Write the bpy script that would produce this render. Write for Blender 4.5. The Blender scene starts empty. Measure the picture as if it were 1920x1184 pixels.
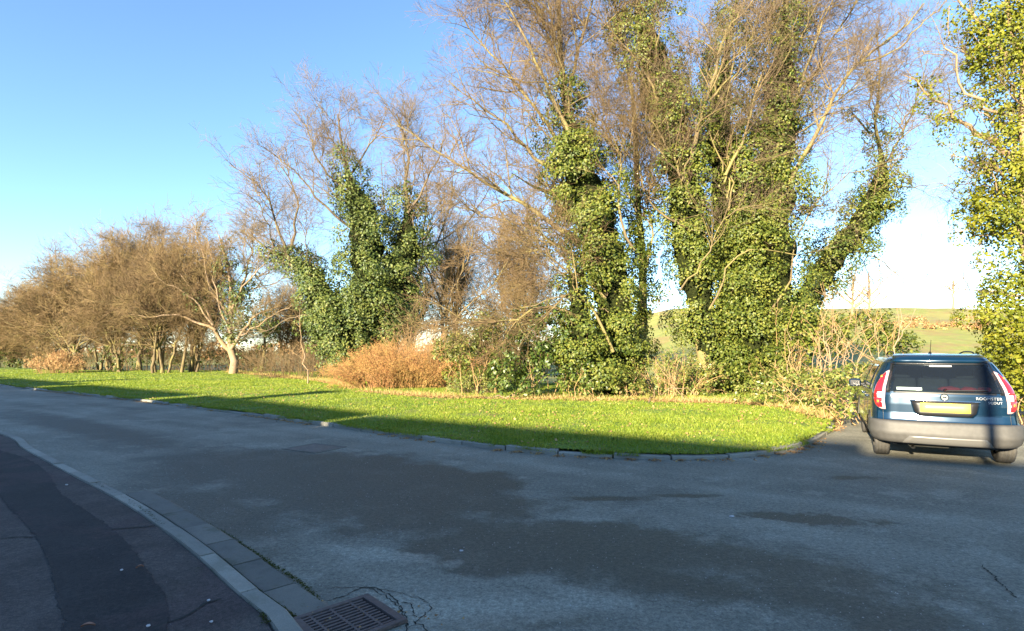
import bpy, bmesh, math
import numpy as np
from mathutils import Vector, Matrix
from mathutils.geometry import delaunay_2d_cdt

# ------------------------------------------------------------------ camera, sky, sun, exposure
sc = bpy.context.scene
COL = sc.collection
F_PX, W_PX, H_PX = 1055.0, 1920.0, 1184.0
CAM_H, PITCH = 1.6, math.atan(66.0 / 1055.0)
cam = bpy.data.cameras.new('camera')
cam.sensor_width = 36.0
cam.lens = F_PX / W_PX * 36.0
cam.clip_start = 0.05
cam.clip_end = 4000.0
cam_ob = bpy.data.objects.new('camera', cam)
cam_ob.location = (0, 0, CAM_H)
cam_ob.rotation_euler = (math.pi / 2 + PITCH, 0, 0)
COL.objects.link(cam_ob)
sc.camera = cam_ob

SUN_EL = math.radians(15.0)
SH = np.array([-0.55, -0.835]); SH /= np.linalg.norm(SH)          # horizontal direction towards the sun
world = bpy.data.worlds.new('World'); sc.world = world; world.use_nodes = True
wn = world.node_tree.nodes; wl = world.node_tree.links
sky = wn.new('ShaderNodeTexSky'); sky.sky_type = 'NISHITA'; sky.sun_disc = False
sky.sun_elevation = SUN_EL
sky.sun_rotation = math.atan2(SH[0], SH[1])
sky.air_density = 0.92; sky.dust_density = 0.0; sky.ozone_density = 3.4
wn['Background'].inputs['Strength'].default_value = 0.09
wl.new(sky.outputs[0], wn['Background'].inputs[0])
sun = bpy.data.lights.new('sun', 'SUN'); sun.energy = 5.0; sun.angle = math.radians(0.53)
sun.color = (1.0, 0.86, 0.62)
sun_ob = bpy.data.objects.new('sun', sun); COL.objects.link(sun_ob)
ld = Vector((-SH[0] * math.cos(SUN_EL), -SH[1] * math.cos(SUN_EL), -math.sin(SUN_EL)))
sun_ob.rotation_euler = ld.to_track_quat('-Z', 'Y').to_euler()
sun_ob.location = (-20, -30, 20)
sc.view_settings.view_transform = 'Standard'
sc.view_settings.look = 'None'
sc.view_settings.gamma = 1.0
sc.view_settings.exposure = 2.22
sc.render.engine = 'CYCLES'
sc.cycles.max_bounces = 5
sc.cycles.diffuse_bounces = 2
sc.cycles.glossy_bounces = 3
sc.cycles.transparent_max_bounces = 8
sc.cycles.use_denoising = True

# ------------------------------------------------------------------ helpers
_c, _s = math.cos(PITCH), math.sin(PITCH)
def ray(px, py):
    u = (px - W_PX / 2) / F_PX; v = (H_PX / 2 - py) / F_PX
    return np.array([u, _c - v * _s, _s + v * _c])
def P(px, py, d):                       # the point at depth d (metres along +Y) seen at a photo pixel
    r = ray(px, py); k = d / r[1]
    return np.array([r[0] * k, d, CAM_H + r[2] * k])
def G(px, py, z=0.0):                   # the point on a level surface seen at a photo pixel
    r = ray(px, py); k = (z - CAM_H) / r[2]
    return np.array([r[0] * k, r[1] * k, z])
def nrm(a):
    return a / np.maximum(np.linalg.norm(a, axis=-1, keepdims=True), 1e-9)

def mesh_np(name, verts, faces, smooth=False, midx=None):
    me = bpy.data.meshes.new(name)
    verts = np.asarray(verts, dtype=np.float32).reshape(-1, 3)
    faces = np.asarray(faces, dtype=np.int32)
    M, k = faces.shape
    me.vertices.add(len(verts)); me.vertices.foreach_set('co', verts.ravel())
    me.loops.add(M * k); me.loops.foreach_set('vertex_index', faces.ravel())
    me.polygons.add(M)
    me.polygons.foreach_set('loop_start', np.arange(0, M * k, k, dtype=np.int32))
    if midx is not None:
        me.polygons.foreach_set('material_index', np.asarray(midx, dtype=np.int32))
    if smooth:
        me.polygons.foreach_set('use_smooth', np.ones(M, dtype=bool))
    me.update(calc_edges=True)
    return me

def link(name, me, mats=None, parent=None, loc=None):
    o = bpy.data.objects.new(name, me)
    if mats is not None and me is not None:
        for m in (mats if isinstance(mats, (list, tuple)) else [mats]):
            if m.name not in [x.name for x in me.materials if x]: me.materials.append(m)
    COL.objects.link(o)
    if parent is not None: o.parent = parent
    if loc is not None: o.location = loc
    return o
def empty(name, loc=(0, 0, 0), rz=0.0):
    o = bpy.data.objects.new(name, None); o.location = loc; o.rotation_euler = (0, 0, rz)
    o.empty_display_size = 0.2; COL.objects.link(o); return o
def tag(o, label=None, cat=None, group=None, kind=None):
    if label: o['label'] = label
    if cat: o['category'] = cat
    if group: o['group'] = group
    if kind: o['kind'] = kind
    return o
def pyd(name, v, f, mats=None, parent=None, smooth=False):
    me = bpy.data.meshes.new(name); me.from_pydata([tuple(map(float, p)) for p in v], [], f); me.update()
    if smooth:
        for p in me.polygons: p.use_smooth = True
    return link(name, me, mats, parent)

def bm_box(bm, c, s, rz=0.0, bevel=0.0):
    m = Matrix.Translation(c) @ Matrix.Rotation(rz, 4, 'Z') @ Matrix.Diagonal((s[0], s[1], s[2], 1))
    r = bmesh.ops.create_cube(bm, size=1.0, matrix=m)
    if bevel:
        es = list({e for v in r['verts'] for e in v.link_edges})
        bmesh.ops.bevel(bm, geom=es, offset=bevel, segments=2, affect='EDGES', profile=0.6)
def bm_obj(name, bm, mats, parent=None, smooth=False):
    me = bpy.data.meshes.new(name); bm.to_mesh(me); bm.free()
    if smooth:
        for p in me.polygons: p.use_smooth = True
    return link(name, me, mats, parent)
def box_obj(name, c, s, mat, parent=None, rz=0.0, bevel=0.0):
    bm = bmesh.new(); bm_box(bm, c, s, rz, bevel); return bm_obj(name, bm, mat, parent)

# ------------------------------------------------------------------ materials
class NT:
    def __init__(s, name):
        s.m = bpy.data.materials.new(name); s.m.use_nodes = True
        s.t = s.m.node_tree; s.n = s.t.nodes; s.l = s.t.links
        s.b = s.n['Principled BSDF']; s.out = s.n['Material Output']
    def node(s, t, **k):
        n = s.n.new(t)
        for a, v in k.items():
            if a.startswith('i_'): s.put(n.inputs[a[2:].replace('_', ' ')], v)
            else: setattr(n, a, v)
        return n
    def put(s, sock, v):
        if isinstance(v, bpy.types.NodeSocket): s.l.new(v, sock)
        else: sock.default_value = v
    def coord(s): return s.node('ShaderNodeTexCoord').outputs['Object']
    def geo(s): return s.node('ShaderNodeNewGeometry')
    def noise(s, vec, scale, detail=4, rough=0.55, dist=0.0):
        n = s.node('ShaderNodeTexNoise'); s.l.new(vec, n.inputs['Vector'])
        n.inputs['Scale'].default_value = scale; n.inputs['Detail'].default_value = detail
        n.inputs['Roughness'].default_value = rough; n.inputs['Distortion'].default_value = dist
        return n.outputs['Fac']
    def ramp(s, fac, *stops):
        r = s.node('ShaderNodeValToRGB'); s.l.new(fac, r.inputs[0])
        e = r.color_ramp.elements
        while len(e) < len(stops): e.new(0.5)
        for i, (p, c) in enumerate(stops):
            e[i].position = p; e[i].color = (*c, 1) if len(c) == 3 else c
        return r.outputs[0]
    def mr(s, v, a, b, c=0.0, d=1.0):
        n = s.node('ShaderNodeMapRange', interpolation_type='SMOOTHSTEP'); s.put(n.inputs[0], v)
        for i, x in zip((1, 2, 3, 4), (a, b, c, d)): n.inputs[i].default_value = x
        return n.outputs[0]
    def math(s, op, a, b=0.0):
        n = s.node('ShaderNodeMath', operation=op); s.put(n.inputs[0], a); s.put(n.inputs[1], b); return n.outputs[0]
    def mix(s, f, a, b, mode='MIX'):
        n = s.node('ShaderNodeMix', data_type='RGBA', blend_type=mode)
        s.put(n.inputs[0], f); s.put(n.inputs[6], (*a, 1) if isinstance(a, tuple) else a)
        s.put(n.inputs[7], (*b, 1) if isinstance(b, tuple) else b); return n.outputs[2]
    def base(s, c): s.put(s.b.inputs['Base Color'], (*c, 1) if isinstance(c, tuple) else c); return s
    def rough(s, v): s.put(s.b.inputs['Roughness'], v); return s
    def bump(s, h, strength=0.3, dist=0.01):
        n = s.node('ShaderNodeBump'); n.inputs['Strength'].default_value = strength; n.inputs['Distance'].default_value = dist
        s.l.new(h, n.inputs['Height']); s.l.new(n.outputs[0], s.b.inputs['Normal']); return s

def simple(name, c, rough=0.6, metal=0.0, c2=None, scale=8.0, coat=0.0, bump=0.0):
    t = NT(name); t.rough(rough); t.b.inputs['Metallic'].default_value = metal
    if coat: t.b.inputs['Coat Weight'].default_value = coat; t.b.inputs['Coat Roughness'].default_value = 0.05
    if c2 is not None:
        f = t.noise(t.coord(), scale, 5)
        t.base(t.ramp(f, (0.3, c), (0.7, c2)))
        if bump: t.bump(f, bump, 0.01)
    else: t.base(c)
    return t.m

def leaf_mat(name, cols, rough=0.4, trans=0.25, spec=0.5):
    t = NT(name); g = t.geo()
    r = g.outputs['Random Per Island']
    n = t.noise(t.coord(), 0.9, 2)
    f = t.math('ADD', t.math('MULTIPLY', r, 0.5), t.math('MULTIPLY', n, 0.55))
    k = len(cols)
    c = t.ramp(f, *[(0.15 + 0.75 * i / max(1, k - 1), cc) for i, cc in enumerate(cols)])
    t.base(c); t.rough(rough); t.b.inputs['Specular IOR Level'].default_value = spec
    tr = t.node('ShaderNodeBsdfTranslucent'); t.l.new(t.mix(1.0, c, (1.5, 1.5, 0.6), 'MULTIPLY'), tr.inputs[0])
    ms = t.node('ShaderNodeMixShader'); ms.inputs[0].default_value = trans
    t.l.new(t.b.outputs[0], ms.inputs[1]); t.l.new(tr.outputs[0], ms.inputs[2]); t.l.new(ms.outputs[0], t.out.inputs[0])
    return t.m

def bark_mat(name, a, b, c, scale=6.0):
    t = NT(name); co = t.coord()
    mp = t.node('ShaderNodeMapping'); t.l.new(co, mp.inputs[0]); mp.inputs['Scale'].default_value = (1, 1, 0.35)
    n = t.noise(mp.outputs[0], scale, 6, 0.65); n2 = t.noise(co, 1.3, 3)
    col = t.mix(t.mr(n2, 0.42, 0.62), t.ramp(n, (0.3, a), (0.7, b)), c)
    t.base(col); t.rough(0.85); t.bump(n, 0.6, 0.03); return t.m

M = {}
M['bark'] = bark_mat('bark_lichen', (0.07, 0.05, 0.028), (0.19, 0.14, 0.065), (0.20, 0.165, 0.055))
M['bark_pale'] = bark_mat('bark_pale', (0.17, 0.115, 0.07), (0.33, 0.235, 0.15), (0.24, 0.165, 0.085))
M['bark_dark'] = bark_mat('bark_dark', (0.06, 0.045, 0.03), (0.14, 0.10, 0.06), (0.13, 0.10, 0.05))
M['branch'] = bark_mat('branch_olive', (0.11, 0.075, 0.035), (0.22, 0.155, 0.065), (0.19, 0.145, 0.055))
M['twig'] = bark_mat('twig_brown', (0.105, 0.066, 0.034), (0.20, 0.13, 0.06), (0.155, 0.105, 0.042))
M['twig_grey'] = bark_mat('twig_grey', (0.115, 0.08, 0.05), (0.215, 0.15, 0.092), (0.16, 0.115, 0.055))
M['twig_gold'] = bark_mat('twig_golden', (0.15, 0.095, 0.045), (0.27, 0.175, 0.08), (0.21, 0.15, 0.055))
M['twig_tan'] = bark_mat('twig_tan', (0.30, 0.18, 0.08), (0.46, 0.30, 0.15), (0.38, 0.24, 0.10))
M['twig_orange'] = bark_mat('twig_orange', (0.27, 0.13, 0.052), (0.40, 0.215, 0.09), (0.32, 0.20, 0.065))
M['ivy'] = leaf_mat('ivy_leaves', [(0.026, 0.050, 0.008), (0.066, 0.094, 0.014), (0.13, 0.147, 0.022), (0.21, 0.20, 0.038)], 0.5, 0.15, 0.3)
M['ivy_cool'] = leaf_mat('ivy_leaves_far', [(0.03, 0.055, 0.016), (0.06, 0.09, 0.022), (0.11, 0.135, 0.028), (0.18, 0.185, 0.045)], 0.5, 0.15, 0.3)
def mat_core():  # near-black green: the shade deep between ivy leaves, put into the colour
    t = NT('ivy_shade'); co = t.coord(); n = t.noise(co, 9.0, 6, 0.75); n2 = t.noise(co, 26.0, 3, 0.7)
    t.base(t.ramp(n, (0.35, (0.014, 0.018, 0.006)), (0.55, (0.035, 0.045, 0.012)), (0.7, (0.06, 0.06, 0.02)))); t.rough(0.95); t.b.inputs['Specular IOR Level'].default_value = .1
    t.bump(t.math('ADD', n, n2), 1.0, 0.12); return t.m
M['ivy_dark_core'] = mat_core()
M['ivy_gold'] = leaf_mat('ivy_leaves_gold', [(0.06, 0.085, 0.008), (0.12, 0.14, 0.012), (0.19, 0.19, 0.018), (0.28, 0.25, 0.03)], 0.5, 0.25, 0.25)
M['bramble'] = leaf_mat('bramble_leaves', [(0.06, 0.10, 0.02), (0.13, 0.17, 0.03), (0.20, 0.20, 0.05), (0.32, 0.24, 0.08)], 0.42, 0.2)
M['laurel'] = leaf_mat('shrub_leaves', [(0.025, 0.052, 0.010), (0.05, 0.085, 0.014), (0.09, 0.125, 0.02), (0.16, 0.17, 0.04)], 0.42, 0.15)
M['dryleaf'] = leaf_mat('dry_leaves', [(0.25, 0.11, 0.04), (0.35, 0.17, 0.065), (0.38, 0.23, 0.08), (0.28, 0.24, 0.055)], 0.7, 0.2, 0.2)
M['litter'] = leaf_mat('leaf_litter', [(0.14, 0.07, 0.03), (0.28, 0.15, 0.07), (0.40, 0.25, 0.11), (0.46, 0.33, 0.15)], 0.75, 0.1, 0.2)
M['blade'] = leaf_mat('grass_blades', [(0.11, 0.18, 0.016), (0.17, 0.24, 0.022), (0.25, 0.295, 0.035), (0.37, 0.345, 0.09)], 0.5, 0.3, 0.3)
M['drygrass'] = leaf_mat('dry_grass', [(0.25, 0.22, 0.05), (0.36, 0.28, 0.09), (0.46, 0.34, 0.14), (0.5, 0.4, 0.2)], 0.7, 0.2, 0.2)

def ellipse_mask(t, co, cx, cy, rx, ry, ang, warp, edge=0.25):
    mp = t.node('ShaderNodeMapping', vector_type='TEXTURE'); t.l.new(co, mp.inputs[0])
    mp.inputs['Location'].default_value = (cx, cy, 0); mp.inputs['Rotation'].default_value = (0, 0, ang)
    mp.inputs['Scale'].default_value = (rx, ry, 1e3)
    ln = t.node('ShaderNodeVectorMath', operation='LENGTH'); t.l.new(mp.outputs[0], ln.inputs[0])
    v = t.math('ADD', ln.outputs['Value'], warp)
    return t.mr(v, 1.0 - edge, 1.0 + edge, 1.0, 0.0)

def road_material():
    t = NT('asphalt'); co = t.coord()
    fine = t.noise(co, 70.0, 4, 0.75); mid = t.noise(co, 9.0, 5, 0.6); big = t.noise(co, 0.55, 5, 0.6, 0.6)
    rot = t.node('ShaderNodeMapping', vector_type='TEXTURE'); t.l.new(co, rot.inputs[0])
    rot.inputs['Rotation'].default_value = (0, 0, math.atan2(-0.572, 0.82)); rot.inputs['Scale'].default_value = (6.0, 0.8, 1)
    streak = t.noise(rot.outputs[0], 1.1, 4, 0.55)
    col = t.ramp(t.math('ADD', t.math('MULTIPLY', big, 0.5), t.math('MULTIPLY', streak, 0.5)),
                 (0.36, (0.19, 0.188, 0.178)), (0.50, (0.265, 0.264, 0.25)), (0.62, (0.34, 0.34, 0.325)))
    w1 = t.math('MULTIPLY', t.math('SUBTRACT', t.noise(co, 1.2, 5, 0.65), 0.5), 1.6)
    w2 = t.math('MULTIPLY', t.math('SUBTRACT', t.noise(co, 3.5, 5, 0.7), 0.5), 3.2)
    def patch(px, py, rx, ry, ang, w, e): 
        g = G(px, py); return ellipse_mask(t, co, g[0], g[1], rx, ry, ang, w, e)
    dark = [patch(690, 905, 2.6, 1.45, -0.72, w1, 0.18), patch(1060, 1018, 1.15, 0.62, -0.25, w1, 0.2), patch(900, 1040, 0.75, 0.42, -0.2, w1, 0.16),
            patch(470, 880, 2.2, 1.0, -0.62, w1, 0.3), patch(380, 960, 1.6, 0.5, -0.7, w1, 0.4), patch(1430, 1060, 1.2, 0.42, -0.6, w2, 0.7), patch(1240, 1090, 0.8, 0.25, -0.3, w2, 0.6),
            patch(1515, 972, 0.62, 0.17, -0.2, w2, 0.25), patch(1292, 930, 0.3, 0.09, 0, w2, 0.3), patch(1140, 935, 0.5, 0.1, 0, w2, 0.4),
            patch(1595, 896, 0.35, 0.1, 0, w2, 0.3), patch(960, 1165, 0.55, 0.12, 0.1, w2, 0.4), patch(1560, 1130, 0.9, 0.3, -0.6, w2, 0.6), patch(150, 800, 5, 0.5, -0.62, w1, 0.5)]
    m = dark[0]
    for d in dark[1:]: m = t.math('MAXIMUM', m, d)
    col = t.mix(t.math('MULTIPLY', m, 0.92), col, (0.095, 0.098, 0.088))
    pale = t.math('MAXIMUM', patch(740, 1045, 0.5, 0.12, -0.3, w2, 0.5), patch(860, 1150, 0.8, 0.22, 0.1, w2, 0.6))
    col = t.mix(t.math('MULTIPLY', pale, 0.6), col, (0.45, 0.455, 0.44))
    edge = t.math('MULTIPLY', t.mr(t.noise(co, 1.5, 7, 0.75), 0.52, 0.62), 0.5)
    edge = t.math('MULTIPLY', edge, t.math('SUBTRACT', 1.0, t.math('MULTIPLY', m, 0.85)))
    col = t.mix(edge, col, (0.40, 0.40, 0.385))
    spots = t.mr(t.noise(co, 4.0, 6, 0.8), 0.62, 0.70)
    col = t.mix(t.math('MULTIPLY', spots, 0.55), col, (0.06, 0.057, 0.052))
    col = t.mix(t.math('MULTIPLY', t.mr(fine, 0.3, 0.75), 0.5), t.mix(1.0, col, (0.6, 0.6, 0.6), 'MULTIPLY'), t.mix(1.0, col, (1.6, 1.6, 1.6), 'MULTIPLY'))
    agg = t.noise(co, 26.0, 3, 0.8)
    col = t.mix(1.0, col, t.ramp(agg, (0.3, (0.62, 0.62, 0.62)), (0.5, (1.0, 1.0, 1.0)), (0.7, (1.42, 1.4, 1.38))), 'MULTIPLY')
    vo = t.node('ShaderNodeTexVoronoi'); t.l.new(co, vo.inputs['Vector']); vo.inputs['Scale'].default_value = 45
    chip = t.math('MULTIPLY', t.mr(vo.outputs['Distance'], 0.06, 0.12, 1.0, 0.0), t.mr(t.noise(co, 20, 2), 0.62, 0.7))
    col = t.mix(t.math('MULTIPLY', chip, 0.6), col, (0.35, 0.36, 0.36))
    col = t.mix(1.0, col, (1.04, 1.0, 0.84), 'MULTIPLY')
    t.base(col); t.rough(t.ramp(m, (0.0, (0.82,) * 3), (1.0, (0.62,) * 3)))
    t.b.inputs['Specular IOR Level'].default_value = 0.35
    t.bump(t.math('ADD', fine, t.math('MULTIPLY', agg, 1.2)), 0.8, 0.014)
    return t.m
M['road'] = road_material()

def pavement_material(name, a, b, cracks=True):
    t = NT(name); co = t.coord()
    n = t.noise(co, 2.2, 6, 0.65); f = t.noise(co, 140, 2, 0.7); p = t.noise(co, 0.9, 4, 0.6, 0.8)
    col = t.ramp(n, (0.3, a), (0.7, b))
    col = t.mix(t.math('MULTIPLY', t.mr(p, 0.5, 0.62), 0.55), col, (0.085, 0.058, 0.058))
    moss = t.math('MULTIPLY', t.mr(t.noise(co, 3.0, 6, 0.75), 0.6, 0.72), t.mr(t.noise(co, 0.6, 2), 0.48, 0.6))
    col = t.mix(t.math('MULTIPLY', moss, 0.7), col, (0.05, 0.06, 0.015))
    col = t.mix(t.math('MULTIPLY', t.mr(f, 0.35, 0.75), 0.45), t.mix(1.0, col, (0.6, 0.6, 0.6), 'MULTIPLY'), t.mix(1.0, col, (1.7, 1.7, 1.7), 'MULTIPLY'))
    agg = t.noise(co, 30.0, 3, 0.8)
    col = t.mix(1.0, col, t.ramp(agg, (0.3, (0.6, 0.6, 0.6)), (0.5, (1.0, 1.0, 1.0)), (0.7, (1.45, 1.42, 1.4))), 'MULTIPLY')
    vo = t.node('ShaderNodeTexVoronoi'); t.l.new(co, vo.inputs['Vector']); vo.inputs['Scale'].default_value = 30
    chip = t.math('MULTIPLY', t.mr(vo.outputs['Distance'], 0.07, 0.13, 1.0, 0.0), t.mr(t.noise(co, 11, 2), 0.66, 0.72))
    col = t.mix(chip, col, (0.4, 0.38, 0.38))
    t.base(col); t.rough(0.85); t.b.inputs['Specular IOR Level'].default_value = 0.3
    t.bump(t.math('ADD', f, t.math('MULTIPLY', n, 1.0)), 0.5, 0.012); return t.m
M['pave'] = pavement_material('pavement_tarmac', (0.062, 0.05, 0.045), (0.14, 0.115, 0.10))
M['pave_strip'] = pavement_material('tarmac_repair', (0.028, 0.026, 0.026), (0.05, 0.046, 0.045))

def concrete_material(name, a, b, moss=0.5):
    t = NT(name); co = t.node('ShaderNodeNewGeometry').outputs['Position']
    n = t.noise(co, 4.0, 6, 0.7); f = t.noise(co, 90, 3, 0.7)
    ri = t.node('ShaderNodeObjectInfo').outputs['Random']
    col = t.ramp(n, (0.25, a), (0.75, b))
    col = t.mix(1.0, col, t.ramp(ri, (0.0, (0.75, 0.75, 0.75)), (1.0, (1.12, 1.1, 1.08))), 'MULTIPLY')
    mm = t.math('MULTIPLY', t.mr(t.noise(co, 2.0, 6, 0.75), 0.52, 0.66), moss)
    col = t.mix(mm, col, (0.055, 0.065, 0.018))
    col = t.mix(t.math('MULTIPLY', t.mr(f, 0.35, 0.75), 0.35), t.mix(1.0, col, (0.6, 0.6, 0.6), 'MULTIPLY'), col)
    t.base(col); t.rough(0.85); t.bump(t.math('ADD', f, n), 0.4, 0.01); return t.m
M['kerb'] = concrete_material('kerb_concrete', (0.34, 0.325, 0.27), (0.56, 0.53, 0.44), 0.35)
M['slab'] = concrete_material('gutter_concrete', (0.19, 0.18, 0.15), (0.34, 0.32, 0.265), 0.5)
M['moss'] = leaf_mat('moss', [(0.03, 0.034, 0.008), (0.05, 0.055, 0.01), (0.08, 0.08, 0.014)], 0.8, 0.0, 0.1)
M['soil'] = simple('soil_litter', (0.10, 0.06, 0.03), 0.9, 0, (0.26, 0.16, 0.08), 3.0, 0, 0.6)
M['crack'] = simple('crack_dirt', (0.018, 0.018, 0.016), 0.95, 0, (0.035, 0.035, 0.025), 12.0)

def verge_material():
    t = NT('verge_grass_ground'); co = t.coord()
    n = t.noise(co, 6.0, 6, 0.7); b = t.noise(co, 0.7, 4, 0.6)
    col = t.ramp(n, (0.3, (0.07, 0.13, 0.010)), (0.55, (0.13, 0.21, 0.015)), (0.8, (0.22, 0.27, 0.03)))
    col = t.mix(t.math('MULTIPLY', t.mr(b, 0.5, 0.7), 0.5), col, (0.24, 0.20, 0.06))
    col = t.mix(t.math('MULTIPLY', t.mr(t.noise(co, 1.7, 5, 0.7), 0.56, 0.66), 0.7), col, (0.15, 0.10, 0.045))
    t.base(col); t.rough(0.85); t.bump(n, 0.8, 0.06); return t.m
M['verge'] = verge_material()
def field_material():
    t = NT('field_grass'); co = t.coord()
    n = t.noise(co, 0.45, 9, 0.78); b = t.noise(co, 0.06, 5, 0.6, 0.5); mm = t.noise(co, 0.16, 7, 0.72)
    col = t.ramp(n, (0.3, (0.15, 0.175, 0.03)), (0.5, (0.23, 0.24, 0.045)), (0.72, (0.36, 0.31, 0.09)))
    col = t.mix(t.math('MULTIPLY', t.mr(b, 0.5, 0.62), 0.6), col, (0.30, 0.24, 0.075))
    col = t.mix(t.math('MULTIPLY', t.mr(mm, 0.5, 0.6), 0.6), col, (0.25, 0.15, 0.06))
    t.base(col); t.rough(0.9); t.bump(n, 0.8, 0.15); return t.m
M['field'] = field_material()

# ------------------------------------------------------------------ ground plan
RD = np.array([0.82, -0.572]); RD /= np.linalg.norm(RD)            # along the road, towards the right
far_px = [(0, 724), (254, 752), (420, 773), (600, 798), (700, 812), (820, 829), (960, 846), (1100, 857), (1200, 862),
          (1300, 863), (1390, 859), (1460, 851), (1510, 839), (1543, 822), (1562, 806)]
far = [G(*p)[:2] for p in far_px]
far = [far[0] - RD * 90, far[0] - RD * 45, far[0] - RD * 20] + far + [np.array([7.6, 13.4]), np.array([8.6, 15.4]), np.array([9.4, 17.0])]
near_px = [(0, 811), (60, 843), (150, 890), (240, 936), (300, 972), (400, 1043), (490, 1122), (570, 1188)]
near = [G(*p)[:2] for p in near_px]
near = [near[0] - RD * 90, near[0] - RD * 40, near[0] - RD * 12, ] + near + [np.array([-0.75, 2.4]), np.array([-0.45, 1.0]), np.array([-0.35, -3.0]), np.array([-0.35, -30.0])]

def catmull(pts, step):
    pts = np.array(pts, float); out = []
    pp = np.vstack([2 * pts[0] - pts[1], pts, 2 * pts[-1] - pts[-2]])
    for i in range(1, len(pp) - 2):
        n = max(2, int(np.linalg.norm(pp[i + 1] - pp[i]) / step))
        t = np.linspace(0, 1, n, endpoint=False)[:, None]
        p0, p1, p2, p3 = pp[i - 1], pp[i], pp[i + 1], pp[i + 2]
        out.append(0.5 * ((2 * p1) + (p2 - p0) * t + (2 * p0 - 5 * p1 + 4 * p2 - p3) * t ** 2 + (3 * p1 - p0 - 3 * p2 + p3) * t ** 3))
    out.append(pts[-1:]); return np.vstack(out)
def resample(line, step):
    d = np.r_[0, np.cumsum(np.linalg.norm(np.diff(line, axis=0), axis=1))]
    n = max(2, int(round(d[-1] / step)) + 1); s = np.linspace(0, d[-1], n)
    return np.stack([np.interp(s, d, line[:, i]) for i in range(line.shape[1])], 1)
def offset(line, d):                      # to the left of travel
    t = np.gradient(line, axis=0); t = nrm(t); return line + np.stack([-t[:, 1], t[:, 0]], 1) * d
far_line = resample(catmull(far, 0.4), 0.35)
near_line = resample(catmull(near, 0.3), 0.25)

def inside(poly, x, y):
    poly = np.asarray(poly); r = np.zeros(x.shape, bool); j = len(poly) - 1
    for i in range(len(poly)):
        xi, yi = poly[i]; xj, yj = poly[j]
        c = ((yi > y) != (yj > y)) & (x < (xj - xi) * (y - yi) / (yj - yi + 1e-12) + xi)
        r ^= c; j = i
    return r
def smooth01(a, b, x):
    t = np.clip((x - a) / (b - a), 0, 1); return t * t * (3 - 2 * t)
def hash_noise(x, y, s=1.0, seed=0):      # cheap smooth noise
    rr = np.random.default_rng(seed); v = 0
    for k in range(5):
        a = rr.uniform(0, 6.28); f = s * (1.6 ** k); ph = rr.uniform(0, 6.28, 2)
        v = v + np.sin((x * math.cos(a) + y * math.sin(a)) * f + ph[0]) * np.cos((-x * math.sin(a) + y * math.cos(a)) * f * 0.8 + ph[1]) / (1.4 ** k)
    return v / 2.5

def poly_sheet(name, poly, zf, mat, spacing=None, extra=None, parent=None):
    poly = [tuple(map(float, p)) for p in poly]
    pts = [Vector(p) for p in poly]
    if spacing is not None:
        a = np.array(poly); x0, y0 = a.min(0); x1, y1 = a.max(0)
        if extra: x0, y0, x1, y1 = max(x0, extra[0]), max(y0, extra[1]), min(x1, extra[2]), min(y1, extra[3])
        gx, gy = np.meshgrid(np.arange(x0, x1, spacing), np.arange(y0, y1, spacing)); gx = gx.ravel(); gy = gy.ravel()
        k = inside(poly, gx, gy); pts += [Vector((float(u), float(v))) for u, v in zip(gx[k], gy[k])]
    n = len(poly)
    r = delaunay_2d_cdt(pts, [], [list(range(n))], 1, 1e-4)
    v = [(p.x, p.y, float(zf(np.array(p.x), np.array(p.y)))) for p in r[0]]
    o = pyd(name, v, [tuple(f) for f in r[2]], mat, parent, smooth=True)
    return o

# ground: one sheet to the horizon, with the hill
def ground_z(x, y):
    z = np.where(y > 0, 0.0, 0.0) - 0.06 + 0.0 * x
    behind = smooth01(22, 30, y + 0.45 * np.minimum(x, 0) * -0.35)
    z = z + behind * 0.02
    hillx = smooth01(2, 34, x - 0.02 * y + 6 * hash_noise(x * 0 + 3, y, 0.03, 5))
    hill = 10.6 * hillx * smooth01(34, 128, y) * (1 - 0.5 * smooth01(150, 420, y))
    hill = hill + 0.9 * hillx * smooth01(30, 60, y) * hash_noise(x, y, 0.07, 2)
    bank = 0.9 * np.exp(-((x - 17) / 9) ** 2 - ((y - 44) / 3.0) ** 2)
    roll = 1.2 * smooth01(60, 300, y) * hash_noise(x, y, 0.012, 8)
    return z + hill + bank + roll
def axis(a, b, c, n):                       # dense round c
    t = np.linspace(-1, 1, n); k = 4.2
    s = np.sinh(t * k) / np.sinh(k); return np.where(s < 0, c + s * (c - a), c + s * (b - c))
gx = axis(-1200, 1200, 15, 150); gy = axis(-400, 1800, 45, 170)
X, Y = np.meshgrid(gx, gy); Z = ground_z(X, Y)
ny, nx = X.shape
i = np.arange(ny * nx).reshape(ny, nx)
fc = np.stack([i[:-1, :-1], i[:-1, 1:], i[1:, 1:], i[1:, :-1]], -1).reshape(-1, 4)
ground = link('ground', mesh_np('ground', np.stack([X, Y, Z], -1), fc, True), M['field']); tag(ground, 'olive grass field rising to a low hill beyond the trees', 'field', kind='structure')

# road surface
road_poly = [tuple(p) for p in near_line[near_line[:, 1] > -29.9]] + [(-0.35, -30.0), (30, -30), (30, 3.0), (16, 6.2), (11.2, 8.2), (10.5, 10.0), (10.3, 13.0), (9.7, 17.3)] + [tuple(p) for p in far_line[::-1][1:]]
road = poly_sheet('road', road_poly, lambda x, y: 0.0, M['road']); tag(road, 'worn grey asphalt road and junction in shade', 'road', kind='structure')

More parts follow.
